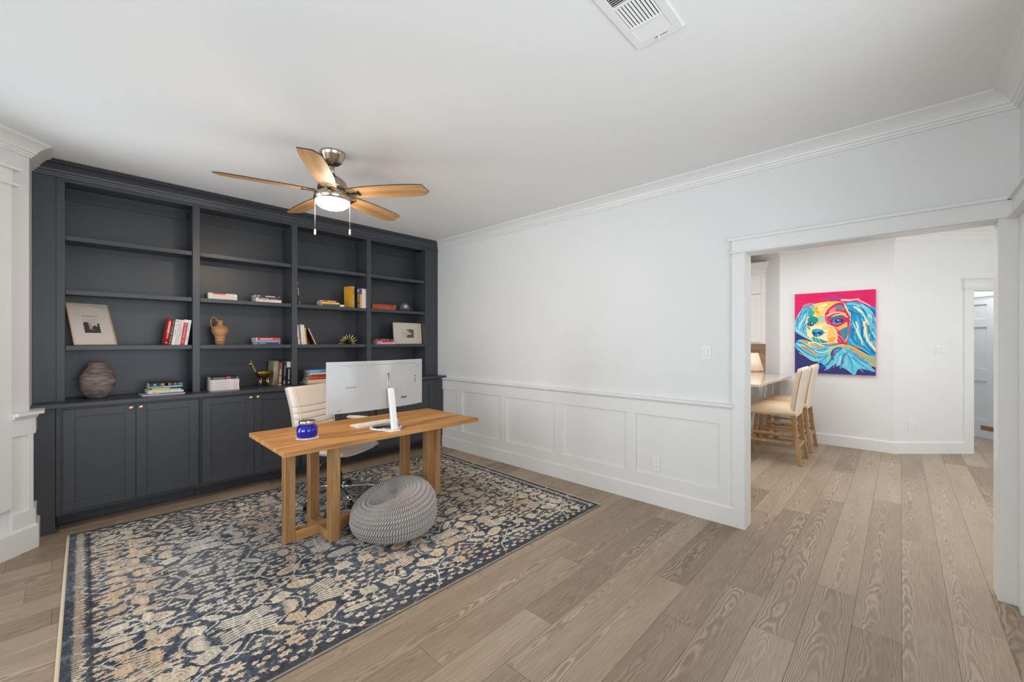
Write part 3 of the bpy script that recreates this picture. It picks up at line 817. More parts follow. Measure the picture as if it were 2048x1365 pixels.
# third bay, second shelf
book('maroon book standing alone against the second divider', 0.018, 0.232, 0.145, (72, 34, 32), (1.672, FY, S2), lean=-0.075, title=[(.05, .1, .2, (214, 206, 206)), (.4, .75, .18, (206, 196, 190)), (.93, .97, .24, (226, 226, 226))], group='books on the second shelf of the third bay')
GF = 'flat books in the middle of the third bay'
stack([
    (1.918, 2.160, 0.0230, 0.165, (54, 56, 58), dict(band=(.78, 1.0, (222, 216, 216)), title=[(.06, .5, .16, (120, 124, 124)), (.55, .72, .1, (190, 60, 60))]), 'charcoal book with white spine end, bottom under the yellow one'),
    (1.910, 2.102, 0.0200, 0.155, (216, 204, 88), dict(title=[(.3, .8, .06, (190, 176, 60))]), 'yellow book between the red and the charcoal one'),
    (1.914, 2.070, 0.0210, 0.150, (206, 58, 42), dict(title=[(.36, .92, .22, (240, 190, 180))]), 'short red book on top of the yellow one'),
], S2, GF)
GG = 'upright books beside the third divider'
upright([
    (2.268, 0.034, 0.246, 0.135, (214, 158, 52), dict(rz=0.26, lean=-0.02, title=[(.62, .86, .12, (120, 84, 40)), (.04, .12, .2, (110, 60, 40))]), 'thick mustard yellow book angled towards the room'),
    (2.327, 0.031, 0.232, 0.15, (34, 34, 38), dict(title=[(.05, .2, .16, (170, 170, 170)), (.28, .74, .16, (190, 176, 110)), (.8, .95, .3, (206, 190, 110))]), 'black book with gold lettering beside the mustard one'),
    (2.358, 0.027, 0.238, 0.15, (226, 158, 40), dict(band=(.68, 1.0, (86, 70, 140))), 'orange book with a purple top beside the white pair'),
    (2.3855, 0.025, 0.230, 0.15, (230, 224, 218), dict(title=[(.3, .7, .08, (200, 196, 190))]), 'white book left of the pink-edged one by third divider'),
    (2.4115, 0.024, 0.230, 0.15, (234, 216, 218), dict(title=[(.92, .97, .3, (214, 120, 150)), (.2, .8, .06, (214, 190, 196))]), 'pale pink book touching the third divider'),
], S2, GG, FY)
GH = 'books leaning left on the second divider'
lean_row([
    (1.661, 1.679, 0.206, 0.150, (230, 216, 208), dict(title=[(.3, .36, .3, (196, 90, 90))]), 'cream book closest to the second divider in the leaning row'),
    (1.6805, 1.694, 0.206, 0.150, (96, 84, 110), dict(title=[(.1, .3, .2, (190, 180, 190))]), 'purple book tucked between two cream books'),
    (1.6955, 1.718, 0.212, 0.150, (232, 222, 210), dict(title=[(.9, .95, .2, (60, 50, 50)), (.04, .08, .3, (200, 190, 180))]), 'taller cream book with a dark mark near its top'),
    (1.7195, 1.737, 0.209, 0.150, (228, 218, 204), dict(title=[(.42, .46, .16, (196, 130, 110))]), 'cream book left of the mustard one in the leaning row'),
    (1.7385, 1.752, 0.178, 0.150, (204, 156, 56), dict(), 'thin mustard book in the leaning row'),
], S3, -0.085, GH)
book('thin book with a brown face tilted steeply beside the mustard one', 0.011, 0.182, 0.135, (92, 44, 28), (1.840, FY, S3), lean=-0.42, title=[(.0, 1.0, .5, (220, 200, 196))], group=GH)
# third bay counter
GI = 'flat books behind the office chair'
stack([
    (1.745, 1.985, 0.0080, 0.215, (206, 196, 180), dict(yo=-0.01), 'thin grey volume at the very bottom behind the chair'),
    (1.763, 1.980, 0.0300, 0.165, (226, 210, 180), dict(title=[(.1, .9, .1, (206, 196, 150))]), 'cream book under the red one behind the chair'),
    (1.770, 1.982, 0.0350, 0.170, (196, 40, 28), dict(hard=True, title=[(.12, .9, .16, (226, 90, 76))]), 'red hardback between cream and gold books behind the chair'),
    (1.774, 1.980, 0.0230, 0.165, (150, 112, 50), dict(hard=True, title=[(.1, .85, .2, (110, 76, 30)), (.86, .98, .2, (226, 206, 150))]), 'gold brown book lying on the red hardback'),
    (1.776, 1.985, 0.0140, 0.165, (230, 218, 200), dict(), 'pale cream slim book under the blue one'),
    (1.772, 1.985, 0.0330, 0.170, (92, 148, 206), dict(hard=True, title=[(.06, .5, .2, (170, 206, 236))]), 'sky blue book at the top behind the chair'),
], ZC, GI, FY)
# fourth bay
GJ = 'flat books left of the small framed print'
stack([
    (2.571, 2.808, 0.0200, 0.150, (232, 210, 208), dict(title=[(.04, .2, .24, (206, 110, 100)), (.3, .9, .16, (190, 140, 140))], pages=mat('book_pages_tan', (200, 160, 130), 0.8, noise=0.05)), 'white book with red lettering at the bottom by the small print'),
    (2.575, 2.804, 0.0240, 0.150, (206, 32, 38), dict(title=[(.04, .26, .26, (240, 190, 196)), (.94, .98, .2, (240, 220, 220))], pages=MATS['book_pages_tan']), 'red book in the middle of three by the small print'),
    (2.576, 2.790, 0.0190, 0.150, (30, 44, 50), dict(title=[(.1, .14, .2, (196, 190, 180)), (.22, .5, .2, (214, 206, 206)), (.55, .7, .2, (214, 206, 206)), (.9, .95, .2, (196, 196, 196))], pages=MATS['book_pages_tan']), 'dark teal book at the top of three by the small print'),
], S3, GJ)

# magazine pile under the first bay
GK = 'magazines piled on the counter'
def mag(label, x0, x1, t, d, z, fy, rgb, rz=0.0, marks=()):
    o = thing('magazine', label, 'magazine', (x0, fy, z), rz, GK)
    w_ = x1 - x0
    MB().box(0, w_, 0.0, d, 0, t).build('pages', PAGEW, o)
    m = MB().box(-0.0003, w_ + 0.0003, -0.0006, d, t - 0.0006, t + 0.0002); m.box(-0.0003, w_ + 0.0003, -0.0008, 0.0004, 0.0, t)
    m.build('cover', cmat(rgb), o)
    for a, b2, c in marks:
        MB().box(w_ * a, w_ * b2, -0.0015, -0.0008, t * 0.15, t * 0.85).build('cover_patch', cmat(c), o)
    return o
z = ZC; fm = 4.575
mag('wide glossy white magazine at the very bottom of the pile', 0.418, 0.700, 0.007, 0.215, z, fm, (206, 204, 210), 0.03); z += 0.0078
mag('purple grey magazine lying on the wide white one', 0.458, 0.686, 0.009, 0.19, z, fm + 0.012, (110, 96, 120), -0.02, [(0, .3, (170, 150, 160))]); z += 0.0098
mag('white magazine with a yellow and orange corner', 0.452, 0.690, 0.014, 0.19, z, fm + 0.010, (214, 220, 224), 0.01, [(.12, .24, (232, 180, 60)), (.3, .85, (226, 206, 206))]); z += 0.0148
mag('pale yellow green magazine in the middle of the pile', 0.456, 0.672, 0.0135, 0.18, z, fm + 0.014, (214, 206, 140), 0.025, [(.5, .95, (186, 206, 150))]); z += 0.0143
mag('black paperback with white title among the magazines', 0.464, 0.652, 0.013, 0.16, z, fm + 0.018, (26, 28, 30), 0.0, [(.08, .7, (206, 200, 160))]); z += 0.0138
mag('teal book spine under the topmost picture book', 0.462, 0.684, 0.014, 0.17, z, fm + 0.014, (96, 166, 170), 0.02, [(.4, .95, (160, 176, 200))]); z += 0.0148
mag('topmost dark book with orange and blue cover picture', 0.464, 0.684, 0.025, 0.17, z, fm + 0.018, (30, 24, 26), 0.0, [(.12, .19, (170, 160, 156)), (.33, .62, (206, 120, 40)), (.45, .55, (90, 150, 160)), (.74, .8, (150, 120, 116)), (.86, .99, (40, 130, 170))])

# ================================================================ SHELF OBJECTS
def framed(label, x0, w_, h_, y, z, tilt, framecol, matcol, artf, rz=0.0, group=None, fw=0.008):
    """frame standing on a shelf and leaning back by tilt"""
    o = thing('picture_frame', label, 'picture frame', (x0 + w_ / 2 * math.cos(rz), y + w_ / 2 * math.sin(rz), z), 0, group)
    o.rotation_euler = (-tilt, 0, rz)
    FM = mat('frame_gold_' + str(framecol[0]), framecol, 0.3, 0.4, noise=0.04)
    m = MB()
    m.box(-w_ / 2, -w_ / 2 + fw, 0, 0.018, 0, h_); m.box(w_ / 2 - fw, w_ / 2, 0, 0.018, 0, h_)
    m.box(-w_ / 2 + fw, w_ / 2 - fw, 0, 0.018, 0, fw); m.box(-w_ / 2 + fw, w_ / 2 - fw, 0, 0.018, h_ - fw, h_)
    m.build('frame', FM, o, bevel=0.001)
    MB().box(-w_ / 2 + fw, w_ / 2 - fw, 0.008, 0.014, fw, h_ - fw).build('mat_board', mat('mat_board_' + str(matcol[0]), matcol, 0.4, noise=0.01, coat=0.7), o)
    artf(o)
    g = bpy.data.materials.get('picture_glass')
    return o
def art_city(o):
    ras = Raster(0.098, 0.155, 0.00098)
    ny, nx = ras.ny, ras.nx
    yy = np.linspace(0, 1, ny)[:, None]; n = vnoise(nx, ny, 6, 8, 3)
    base = 0.62 + 0.10 * yy + 0.08 * (n - 0.5)
    ras.img[:] = lin(np.array([202, 194, 186]))[None, None] * (base / 0.68)[..., None]
    W_, H_ = 0.098, 0.155; dk = lin((66, 60, 56)); 
    ras.poly([(0, H_ * .93), (W_, H_ * .95), (W_, H_), (0, H_)], lin((150, 146, 140)), .7)
    ras.poly([(0, 0), (W_, 0), (W_, .53 * H_), (.93 * W_, .56 * H_), (.86 * W_, .52 * H_), (.86 * W_, .34 * H_), (.72 * W_, .44 * H_), (.6 * W_, .4 * H_), (.52 * W_, .33 * H_), (.5 * W_, .22 * H_), (.34 * W_, .2 * H_), (.33 * W_, .58 * H_), (.18 * W_, .63 * H_), (0, .57 * H_)], dk)
    ras.poly([(.36 * W_, .2 * H_), (.48 * W_, .2 * H_), (.47 * W_, .45 * H_), (.42 * W_, .6 * H_), (.41 * W_, .82 * H_), (.40 * W_, .6 * H_), (.36 * W_, .45 * H_)], lin((170, 164, 158)))
    ras.poly([(.45 * W_, .2 * H_), (.48 * W_, .2 * H_), (.47 * W_, .45 * H_), (.42 * W_, .6 * H_), (.44 * W_, .4 * H_)], lin((126, 120, 114)))
    ras.ell(.55 * W_, .16 * H_, .09 * W_, .06 * H_, 0, lin((110, 104, 98)), .7)
    colour_grid('photograph', ras, lambda u, v, h: (-W_ / 2 + 0.0 + u * W_, 0.0076 - h * 0, 0.108 + v * H_), attr_mat('photo_print', 0.4, 0.4, 0.03, 900), o)
def art_fog(o):
    ras = Raster(0.185, 0.112, 0.0012); ny, nx = ras.ny, ras.nx; W_, H_ = 0.185, 0.112
    n = vnoise(nx, ny, 8, 6, 5)
    ras.img[:] = lin(np.array([196, 186, 170]))[None, None] * (0.95 + 0.1 * n)[..., None]
    dk = lin((104, 90, 74))
    ras.poly([(.45 * W_, H_), (W_, H_), (W_, 0), (.42 * W_, 0), (.40 * W_, .2 * H_), (.48 * W_, .34 * H_), (.8 * W_, .38 * H_), (.84 * W_, .56 * H_), (.6 * W_, .62 * H_), (.62 * W_, .76 * H_), (.47 * W_, .84 * H_)], dk)
    ras.line([(.25 * W_, .45 * H_), (.45 * W_, .5 * H_), (.7 * W_, .48 * H_)], .006, lin((160, 146, 126)), .8)
    ras.ell(.6 * W_, .12 * H_, .1 * W_, .1 * H_, 0, lin((84, 72, 60)), .7)
    colour_grid('photograph', ras, lambda u, v, h: (-W_ / 2 + 0.0 + u * W_, 0.0076 - h * 0, 0.080 + v * H_), attr_mat('photo_print_sepia', 0.4, 0.4, 0.03, 900), o)
framed('large gold framed skyline print leaning back above the vase', 0.030, 0.262, 0.372, 4.668, S3 + 0.0045, 0.42, (214, 192, 150), (216, 206, 198), art_city, rz=math.radians(19))
framed('small light wood framed print standing in the rightmost bay', 2.832, 0.418, 0.275, 4.70, S3 + 0.002, 0.10, (230, 216, 186), (206, 196, 180), art_fog, fw=0.009)

# round grey vase
VS = bpy.data.materials.new('weathered_stoneware'); VS.use_nodes = True
def stone(m, c1, c2, c3, sc=(6, 6, 26), rough=0.75, bumpd=0.003):
    nt = m.node_tree; b = nt.nodes['Principled BSDF']; N = nt.nodes.new; K = nt.links.new
    tc = N('ShaderNodeTexCoord'); mp = N('ShaderNodeMapping'); mp.inputs['Scale'].default_value = sc
    K(tc.outputs['Object'], mp.inputs['Vector'])
    n = N('ShaderNodeTexNoise'); n.inputs['Scale'].default_value = 1.6; n.inputs['Detail'].default_value = 7; n.inputs['Roughness'].default_value = 0.65
    K(mp.outputs[0], n.inputs['Vector'])
    r = N('ShaderNodeValToRGB'); e = r.color_ramp.elements
    e[0].position = 0.34; e[0].color = L(*c1); e[1].position = 0.68; e[1].color = L(*c3); k = e.new(0.5); k.color = L(*c2)
    K(n.outputs['Fac'], r.inputs['Fac']); K(r.outputs['Color'], b.inputs['Base Color'])
    bp = N('ShaderNodeBump'); bp.inputs['Strength'].default_value = 0.6; bp.inputs['Distance'].default_value = bumpd
    K(n.outputs['Fac'], bp.inputs['Height']); K(bp.outputs['Normal'], b.inputs['Normal']); b.inputs['Roughness'].default_value = rough
stone(VS, (74, 66, 64), (124, 108, 102), (164, 144, 134))
prof = [(0.0, 0.0), (0.052, 0.0), (0.062, 0.006), (0.083, 0.035), (0.100, 0.075), (0.109, 0.118), (0.109, 0.150), (0.099, 0.190), (0.080, 0.222), (0.060, 0.246), (0.054, 0.258), (0.056, 0.276), (0.0585, 0.284),
        (0.054, 0.284), (0.050, 0.270), (0.050, 0.255), (0.070, 0.222), (0.09, 0.19), (0.1, 0.15), (0.1, 0.118), (0.09, 0.075), (0.06, 0.02), (0.0, 0.015)]
vz = MB().lathe(prof, (0, 0, 0), 48).build('vase', VS, loc=(0.160, 4.715, ZC), sub=1)
tag(vz, 'round weathered grey stoneware vase on the counter in the first bay', 'vase')

# terracotta jug with a looped handle
TC = bpy.data.materials.new('terracotta'); TC.use_nodes = True
stone(TC, (150, 98, 62), (190, 136, 92), (216, 168, 122), (5, 5, 30), 0.7, 0.002)
jug = thing('clay_jug', 'terracotta jug with tall looped handle beside the flat red book', 'jug', (0.992, 4.765, S3))
MB().lathe([(0.0, 0.0), (0.033, 0.0), (0.036, 0.006), (0.040, 0.04), (0.043, 0.07), (0.050, 0.092), (0.062, 0.108), (0.066, 0.118), (0.070, 0.130), (0.074, 0.142), (0.070, 0.154), (0.058, 0.170), (0.036, 0.182), (0.024, 0.188), (0.022, 0.200), (0.024, 0.226), (0.027, 0.232), (0.023, 0.232), (0.019, 0.22), (0.018, 0.19), (0.0, 0.18)], (0, 0, 0), 40).build('body', TC, jug, sub=1)
hp = spline([(-0.020, 0, 0.222), (-0.030, 0, 0.246), (-0.048, 0, 0.262), (-0.066, 0, 0.250), (-0.073, 0, 0.215), (-0.066, 0, 0.175), (-0.056, 0, 0.148)], 6)
MB().tube(hp, 0.0075, 10, flat=0.8).build('handle', TC, jug)

# brass giraffe bowl
GBm = mat('aged_brass', (176, 134, 66), 0.3, 1.0, noise=0.12, nscale=60, bump=0.2, bscale=120)
GBd = mat('pale_brass', (206, 178, 120), 0.3, 1.0, noise=0.08, nscale=60, bump=0.2, bscale=160)
gb = thing('giraffe_bowl', 'brass giraffe shaped bowl with thin neck standing on the counter', 'bowl', (1.350, 4.70, ZC), 0)
MB().lathe([(0.0, 0.074), (0.026, 0.077), (0.048, 0.090), (0.064, 0.110), (0.072, 0.130), (0.076, 0.150), (0.072, 0.151), (0.065, 0.130), (0.050, 0.104), (0.026, 0.088), (0.0, 0.084)], (0, 0, 0), 36, sx=1.05, sy=0.9).build('bowl', GBm, gb, sub=1)
nk = spline([(-0.068, 0, 0.140), (-0.082, -0.002, 0.168), (-0.097, -0.004, 0.205), (-0.111, -0.006, 0.238)], 5)
MB().tube(nk, [0.0080 - 0.00012 * i for i in range(len(nk))], 10).build('neck', GBd, gb)
hd_ = MB().tube([(-0.106, -0.006, 0.243), (-0.120, -0.006, 0.235), (-0.138, -0.006, 0.218)], [0.0095, 0.0085, 0.0055], 10)
for sy in (-1, 1):
    hd_.tube([(-0.112, -0.006 + sy * 0.004, 0.246), (-0.120, -0.006 + sy * 0.005, 0.268)], [0.0028, 0.004], 8)
    hd_.tube([(-0.104, -0.006 + sy * 0.008, 0.246), (-0.096, -0.006 + sy * 0.019, 0.254)], [0.005, 0.0018], 8)
hd_.build('head', GBd, gb)
for sx in (-1, 1):
    for sy in (-1, 1):
        MB().tube([(sx * 0.028, sy * 0.022, 0.088), (sx * 0.039, sy * 0.028, 0.0)], [0.0062, 0.0048], 10).build('leg', GBd, gb)

# brass urchin ornament
ur = thing('spike_ornament', 'small brass ornament with radiating spikes on the third bay shelf', 'ornament', (2.245, 4.73, S3))
core = MB().lathe([(0.0, 0.0), (0.026, 0.002), (0.030, 0.014), (0.022, 0.026), (0.0, 0.030)], (0, 0, 0), 20); core.build('core', mat('blackened_brass', (40, 34, 24), 0.5, 0.8, noise=0.1), ur)
for i in range(9):
    a = PI * (i + 0.0) / 8
    for sy in ((-1, 1) if 0 < i < 8 else (0,)):
        d = Vector((math.cos(a), sy * 0.34, math.sin(a))).normalized()
        p0 = Vector((0, 0, 0.012)) + d * 0.026; p1 = Vector((0, 0, 0.012)) + d * 0.118
        if p1.z < 0.007: p0.z = max(p0.z, 0.0075); p1.z = 0.0075
        mid = (p0 + p1) / 2
        MB().tube([p0, mid, p1], [0.0035, 0.0062, 0.0016], 8).build('spike', mat('ornament_brass', (214, 196, 130), 0.22, 1.0, noise=0.04), ur)

# amber carved box
AM = bpy.data.materials.new('carved_cedar'); AM.use_nodes = True
stone(AM, (120, 44, 14), (176, 76, 28), (206, 110, 50), (14, 14, 40), 0.45, 0.003)
cb = thing('carved_box', 'long orange brown carved wooden box beside the cap', 'box', (2.668, 4.70, S2))
MB().box(-0.162, 0.162, -0.045, 0.045, 0, 0.050).build('body', AM, cb, bevel=0.004)
ld = MB().box(-0.166, 0.166, -0.049, 0.049, 0.050, 0.062); ld.build('lid', AM, cb, bevel=0.003)
for i in range(4):
    xc = -0.122 + i * 0.081
    q = MB().box(xc - 0.034, xc + 0.034, -0.0505, -0.045, 0.006, 0.044); q.box(xc - 0.02, xc + 0.02, -0.053, -0.0505, 0.014, 0.036)
    q.build('carved_panel', AM, cb, bevel=0.002)

# trucker cap
cp_ = thing('baseball_cap', 'grey baseball cap with white mesh back beside the carved box', 'cap', (3.020, 4.765, S2), math.radians(-22))
def dome(r, h, a0, a1, nz=10, na=24, th=0.0):
    vs = []; fs = []
    for i in range(nz + 1):
        ph = (PI / 2) * i / nz
        rr = r * math.cos(ph) ** 0.75; zz = h * math.sin(ph)
        for k in range(na + 1):
            a = a0 + (a1 - a0) * k / na
            vs.append((rr * math.cos(a) * 1.0, rr * math.sin(a) * 1.12, zz))
    for i in range(nz):
        for k in range(na):
            fs.append((i * (na + 1) + k, i * (na + 1) + k + 1, (i + 1) * (na + 1) + k + 1, (i + 1) * (na + 1) + k))
    return vs, fs
v_, f_ = dome(0.080, 0.112, PI * 1.0, PI * 2.0)
fr_ = MB().add(v_, f_, True).build('front_panels', mat('grey_cotton', (104, 104, 106), 0.85, noise=0.08, nscale=200, bump=0.3, bscale=500), cp_)
md = fr_.modifiers.new('thickness', 'SOLIDIFY'); md.thickness = 0.002
v_, f_ = dome(0.080, 0.112, 0, PI)
bk_ = MB().add(v_, f_, True).build('mesh_back', mat('white_mesh', (206, 206, 204), 0.8, noise=0.15, nscale=500, bump=0.5, bscale=700), cp_)
md = bk_.modifiers.new('thickness', 'SOLIDIFY'); md.thickness = 0.002
vs = []; fs = []
for i in range(7):
    t = i / 6
    for k in range(17):
        a = PI * (1.12 + 0.76 * k / 16); u = (k - 8) / 8
        R0 = 0.080; R1 = 0.080 + 0.068 * math.sqrt(max(0, 1 - (u * 0.92) ** 2))
        rr = R0 + (R1 - R0) * t
        vs.append((rr * math.cos(a) * (1.0), rr * math.sin(a) * 1.12, 0.008 + 0.016 * (1 - u * u) * (1 - 0.25 * t)))
for i in range(6):
    for k in range(16): fs.append((i * 17 + k, i * 17 + k + 1, (i + 1) * 17 + k + 1, (i + 1) * 17 + k))
br_ = MB().add(vs, fs, True).build('brim', MATS['grey_cotton'], cp_)
md = br_.modifiers.new('thickness', 'SOLIDIFY'); md.thickness = 0.003
pt = MB().obox((0.0, -0.0885, 0.060), (1, 0, 0), (0, 1, -0.25), (0, 0.25, 1), 0.019, 0.0018, 0.017); pt.build('patch', mat('patch_white', (230, 230, 228), 0.7, noise=0.02), cp_, bevel=0.0005)
pt = MB().obox((0.002, -0.0907, 0.060), (1, 0, 0), (0, 1, -0.25), (0, 0.25, 1), 0.009, 0.0008, 0.007); pt.build('patch_emblem', mat('patch_grey', (90, 90, 94), 0.7, noise=0.02), cp_)
MB().lathe([(0.0, 0.118), (0.006, 0.116), (0.007, 0.111), (0.0, 0.109)], (0, 0, 0), 12).build('top_button', MATS['grey_cotton'], cp_)
# ================================================================ DESK
DZ = 0.73; RZ = 0.011                      # desk height, top of the rug
desk = thing('desk', 'light oak desk with two U-shaped post bases standing on the patterned rug', 'desk', (1.672, 3.09, RZ))
def dk(name, mb, m, bev=0.003):
    o = mb.build(name, m, None, bevel=bev); o.parent = desk; o.matrix_parent_inverse = Matrix.Translation(-desk.location); return o
# solid top made of glued staves
top = MB().prism([(0.882, 2.701), (2.462, 2.703), (2.474, 3.480), (0.906, 3.490)], DZ - 0.030, DZ)
dk('tabletop', top, OAKX, 0.0025)
P = 0.068; zb = RZ; zt = DZ - 0.0305
# long floor rail with its two end posts
ya, yb = 3.072, 3.072 + P
dk('floor_rail', MB().box(1.012 + P, 2.328 - P, ya, yb, zb, zb + P), OAKX)
for x in (1.012, 2.328 - P): dk('leg', MB().box(x, x + P, ya, yb, zb, zt), OAKZ)
# two cross frames
for x in (1.236, 2.036):
    dk('leg', MB().box(x, x + P, 2.868, 2.868 + P, zb, zt), OAKZ)
    dk('leg', MB().box(x, x + P, 3.225, 3.225 + P, zb, zt), OAKZ)
    dk('cross_rail', MB().box(x, x + P, 2.868 + P, ya - 0.0002, zb, zb + P - 0.001), OAKY)
    dk('cross_rail', MB().box(x, x + P, yb + 0.0002, 3.225, zb, zb + P - 0.001), OAKY)

# ================================================================ CANDLE AND COASTER
cx, cy = 1.141, 3.030
co = MB(); pts = [(cx + 0.082 * math.cos(a), cy + 0.082 * math.sin(a)) for a in [math.radians(12 + 60 * k) for k in range(6)]]
co.prism(pts, DZ, DZ + 0.006)
tag(co.build('coaster', mat('white_marble', (228, 226, 224), 0.35, noise=0.03, nscale=20), bevel=0.001), 'white hexagonal coaster under the blue candle jar', 'coaster')
cj = thing('candle_jar', 'cobalt blue glass candle jar with silver lid on the left of the desk', 'candle', (cx, cy, DZ + 0.0062))
MB().lathe([(0.0, 0.0), (0.056, 0.0), (0.064, 0.005), (0.067, 0.015), (0.068, 0.045), (0.066, 0.062), (0.057, 0.077), (0.050, 0.083), (0.048, 0.090), (0.0, 0.090)], (0, 0, 0), 48).build('jar', mat('cobalt_glass', (2, 10, 150), 0.08, 0.0, noise=0.02, coat=0.2, spec=0.6), cj)
MB().lathe([(0.0, 0.0895), (0.052, 0.0895), (0.0535, 0.091), (0.0535, 0.110), (0.0515, 0.113), (0.048, 0.1135)], (0, 0, 0), 48).build('lid', mat('silver_lid', (206, 202, 196), 0.16, 1.0, noise=0.02), cj)
MB().lathe([(0.0, 0.112), (0.048, 0.112), (0.049, 0.1137), (0.0, 0.1142)], (0, 0, 0), 48).build('lid_label', mat('lid_label', (96, 92, 86), 0.35, 0.3, noise=0.03), cj)
# window reflection painted on the glass as pale strokes
mk = MB()
for k, (du, dz, l, an) in enumerate([(-.20, .050, .009, .9), (-.13, .052, .008, 1.3), (-.07, .049, .007, .5), (0.0, .050, .006, 1.2), (.05, .048, .006, .3)]):
    a = -2.25 + du; R_ = 0.0684
    c_ = (R_ * math.cos(a), R_ * math.sin(a), dz)
    tx = Vector((-math.sin(a), math.cos(a), 0)); nx_ = Vector((math.cos(a), math.sin(a), 0)); up = tx * math.cos(an) + Vector((0, 0, 1)) * math.sin(an)
    mk.obox(c_, up, nx_, up.cross(nx_), l / 2, 0.0004, 0.0012)
mk.build('jar_glint', mat('jar_glint', (226, 230, 240), 0.4, noise=0.02), cj)

# ================================================================ MONITOR
mo = thing('computer_monitor', 'white curved widescreen computer monitor seen from behind on the desk', 'monitor', (1.66, 2.93, DZ))
MW = mat('monitor_white', (190, 187, 184), 0.16, noise=0.006, nscale=6, spec=0.5, coat=0.0)
mxc = 1.631; xl, xr = 1.229, 2.033; yl, yr = 2.909, 2.941; zb_, zt_ = 0.889, 1.256
R = 1.5; nseg = 40
def back_y(x, s):
    u = (x - mxc) / 0.402
    base = yl + (yr - yl) * (x - xl) / (xr - xl)
    return base - 0.055 * (1 - u * u) - s
def mo_part(name, mb, m, bev=0.0, sm=False):
    o = mb.build(name, m, None, bevel=bev); o.parent = mo; o.matrix_parent_inverse = Matrix.Translation(-mo.location); return o
vs = []; fs = []
for i in range(nseg + 1):
    x = xl + (xr - xl) * i / nseg
    yb0 = back_y(x, 0); 
    for z, o_ in ((zb_, 0.002), (zb_ + 0.004, 0.0), (zt_ - 0.004, 0.0), (zt_, 0.002)): vs.append((x, yb0 + o_, z))
    for z in (zt_, zb_): vs.append((x, yb0 + 0.022, z))
for i in range(nseg):
    for j in range(6):
        j2 = (j + 1) % 6
        fs.append((i * 6 + j, i * 6 + j2, (i + 1) * 6 + j2, (i + 1) * 6 + j))
fs.append(tuple(range(6))); fs.append(tuple(nseg * 6 + j for j in range(5, -1, -1)))
mo_part('back_shell', MB().add(vs, fs), MW, 0.0012)
vs = []; fs = []
for i in range(nseg + 1):
    x = xl + 0.006 + (xr - xl - 0.012) * i / nseg; yb0 = back_y(x, 0) + 0.0222
    vs += [(x, yb0, zb_ + 0.01), (x, yb0, zt_ - 0.006), (x, yb0 + 0.003, zt_ - 0.006), (x, yb0 + 0.003, zb_ + 0.01)]
for i in range(nseg):
    for j in range(4): fs.append((i * 4 + j, i * 4 + (j + 1) % 4, (i + 1) * 4 + (j + 1) % 4, (i + 1) * 4 + j))
fs += [(0, 1, 2, 3), (nseg * 4 + 3, nseg * 4 + 2, nseg * 4 + 1, nseg * 4)]
mo_part('screen', MB().add(vs, fs), mat('screen_glass', (10, 11, 13), 0.08, noise=0.02))
def on_back(x0, x1, z0, z1, th, name, m, bev=0.0, n=10, depth=0.0):
    mb = MB(); vs = []; fs = []
    for i in range(n + 1):
        x = x0 + (x1 - x0) * i / n; y = back_y(x, 0)
        vs += [(x, y - th, z0), (x, y - th, z1), (x, y + 0.003, z1), (x, y + 0.003, z0)]
    for i in range(n):
        for j in range(4): fs.append((i * 4 + j, i * 4 + (j + 1) % 4, (i + 1) * 4 + (j + 1) % 4, (i + 1) * 4 + j))
    fs += [(0, 1, 2, 3), (n * 4 + 3, n * 4 + 2, n * 4 + 1, n * 4)]
    return mo_part(name, mb.add(vs, fs), m, bev)
GR = mat('monitor_seam', (150, 146, 142), 0.5, noise=0.02)
on_back(1.312, 1.957, 1.2255, 1.2285, 0.0004, 'vent_slot', GR)
on_back(1.800, 1.968, 0.958, 1.042, 0.0014, 'cover_plate', MW, 0.0004)
on_back(1.800, 1.852, 0.954, 0.968, 0.0020, 'cable_opening', mat('opening_grey', (96, 90, 86), 0.5, noise=0.03))
on_back(1.962, 1.990, 1.198, 1.214, 0.0006, 'rating_label', mat('label_grey', (170, 168, 164), 0.5, noise=0.03))
for z in (1.120, 1.099, 1.079): on_back(1.944, 1.955, z - 0.004, z + 0.004, 0.0006, 'port', BLACKP, 0, 2)
jb = MB().lathe([(0.0, 0.004), (0.009, 0.004), (0.0095, 0.0025), (0.0125, 0.0022), (0.014, 0.0)], (0, 0, 0), 24)
jx, jz = 1.305, 0.918; jy = back_y(jx, 0)
mo_part('joystick_button', MB().add([(jx + v[0], jy - v[2] * 1.2, jz + v[1]) for v in jb.v], jb.f, True), MW)
# maker's name
def text_mesh(txt, size, extrude=0.0003):
    cu = bpy.data.curves.new('lettering', 'FONT'); cu.body = txt; cu.size = size; cu.extrude = extrude; cu.resolution_u = 3
    cu.align_x = 'CENTER'; cu.align_y = 'CENTER'
    o = bpy.data.objects.new('lettering', cu); COL.objects.link(o)
    dg = bpy.context.evaluated_depsgraph_get(); dg.update()
    me = bpy.data.meshes.new_from_object(o.evaluated_get(dg))
    bpy.data.objects.remove(o); return me
me = text_mesh('SAMSUNG', 0.0165)
lo = bpy.data.objects.new('logo', me); COL.objects.link(lo); me.materials.append(mat('logo_grey', (120, 122, 124), 0.4, noise=0.02))
lx, lz = 1.385, 1.069
lo.parent = mo; lo.matrix_parent_inverse = Matrix.Translation(-mo.location)
sl = (back_y(lx + 0.02, 0) - back_y(lx - 0.02, 0)) / 0.04
lo.location = (lx, back_y(lx, 0) - 0.0008, lz); lo.rotation_euler = (PI / 2, 0, math.atan(sl)); lo.scale = (1.0, 1, 1)
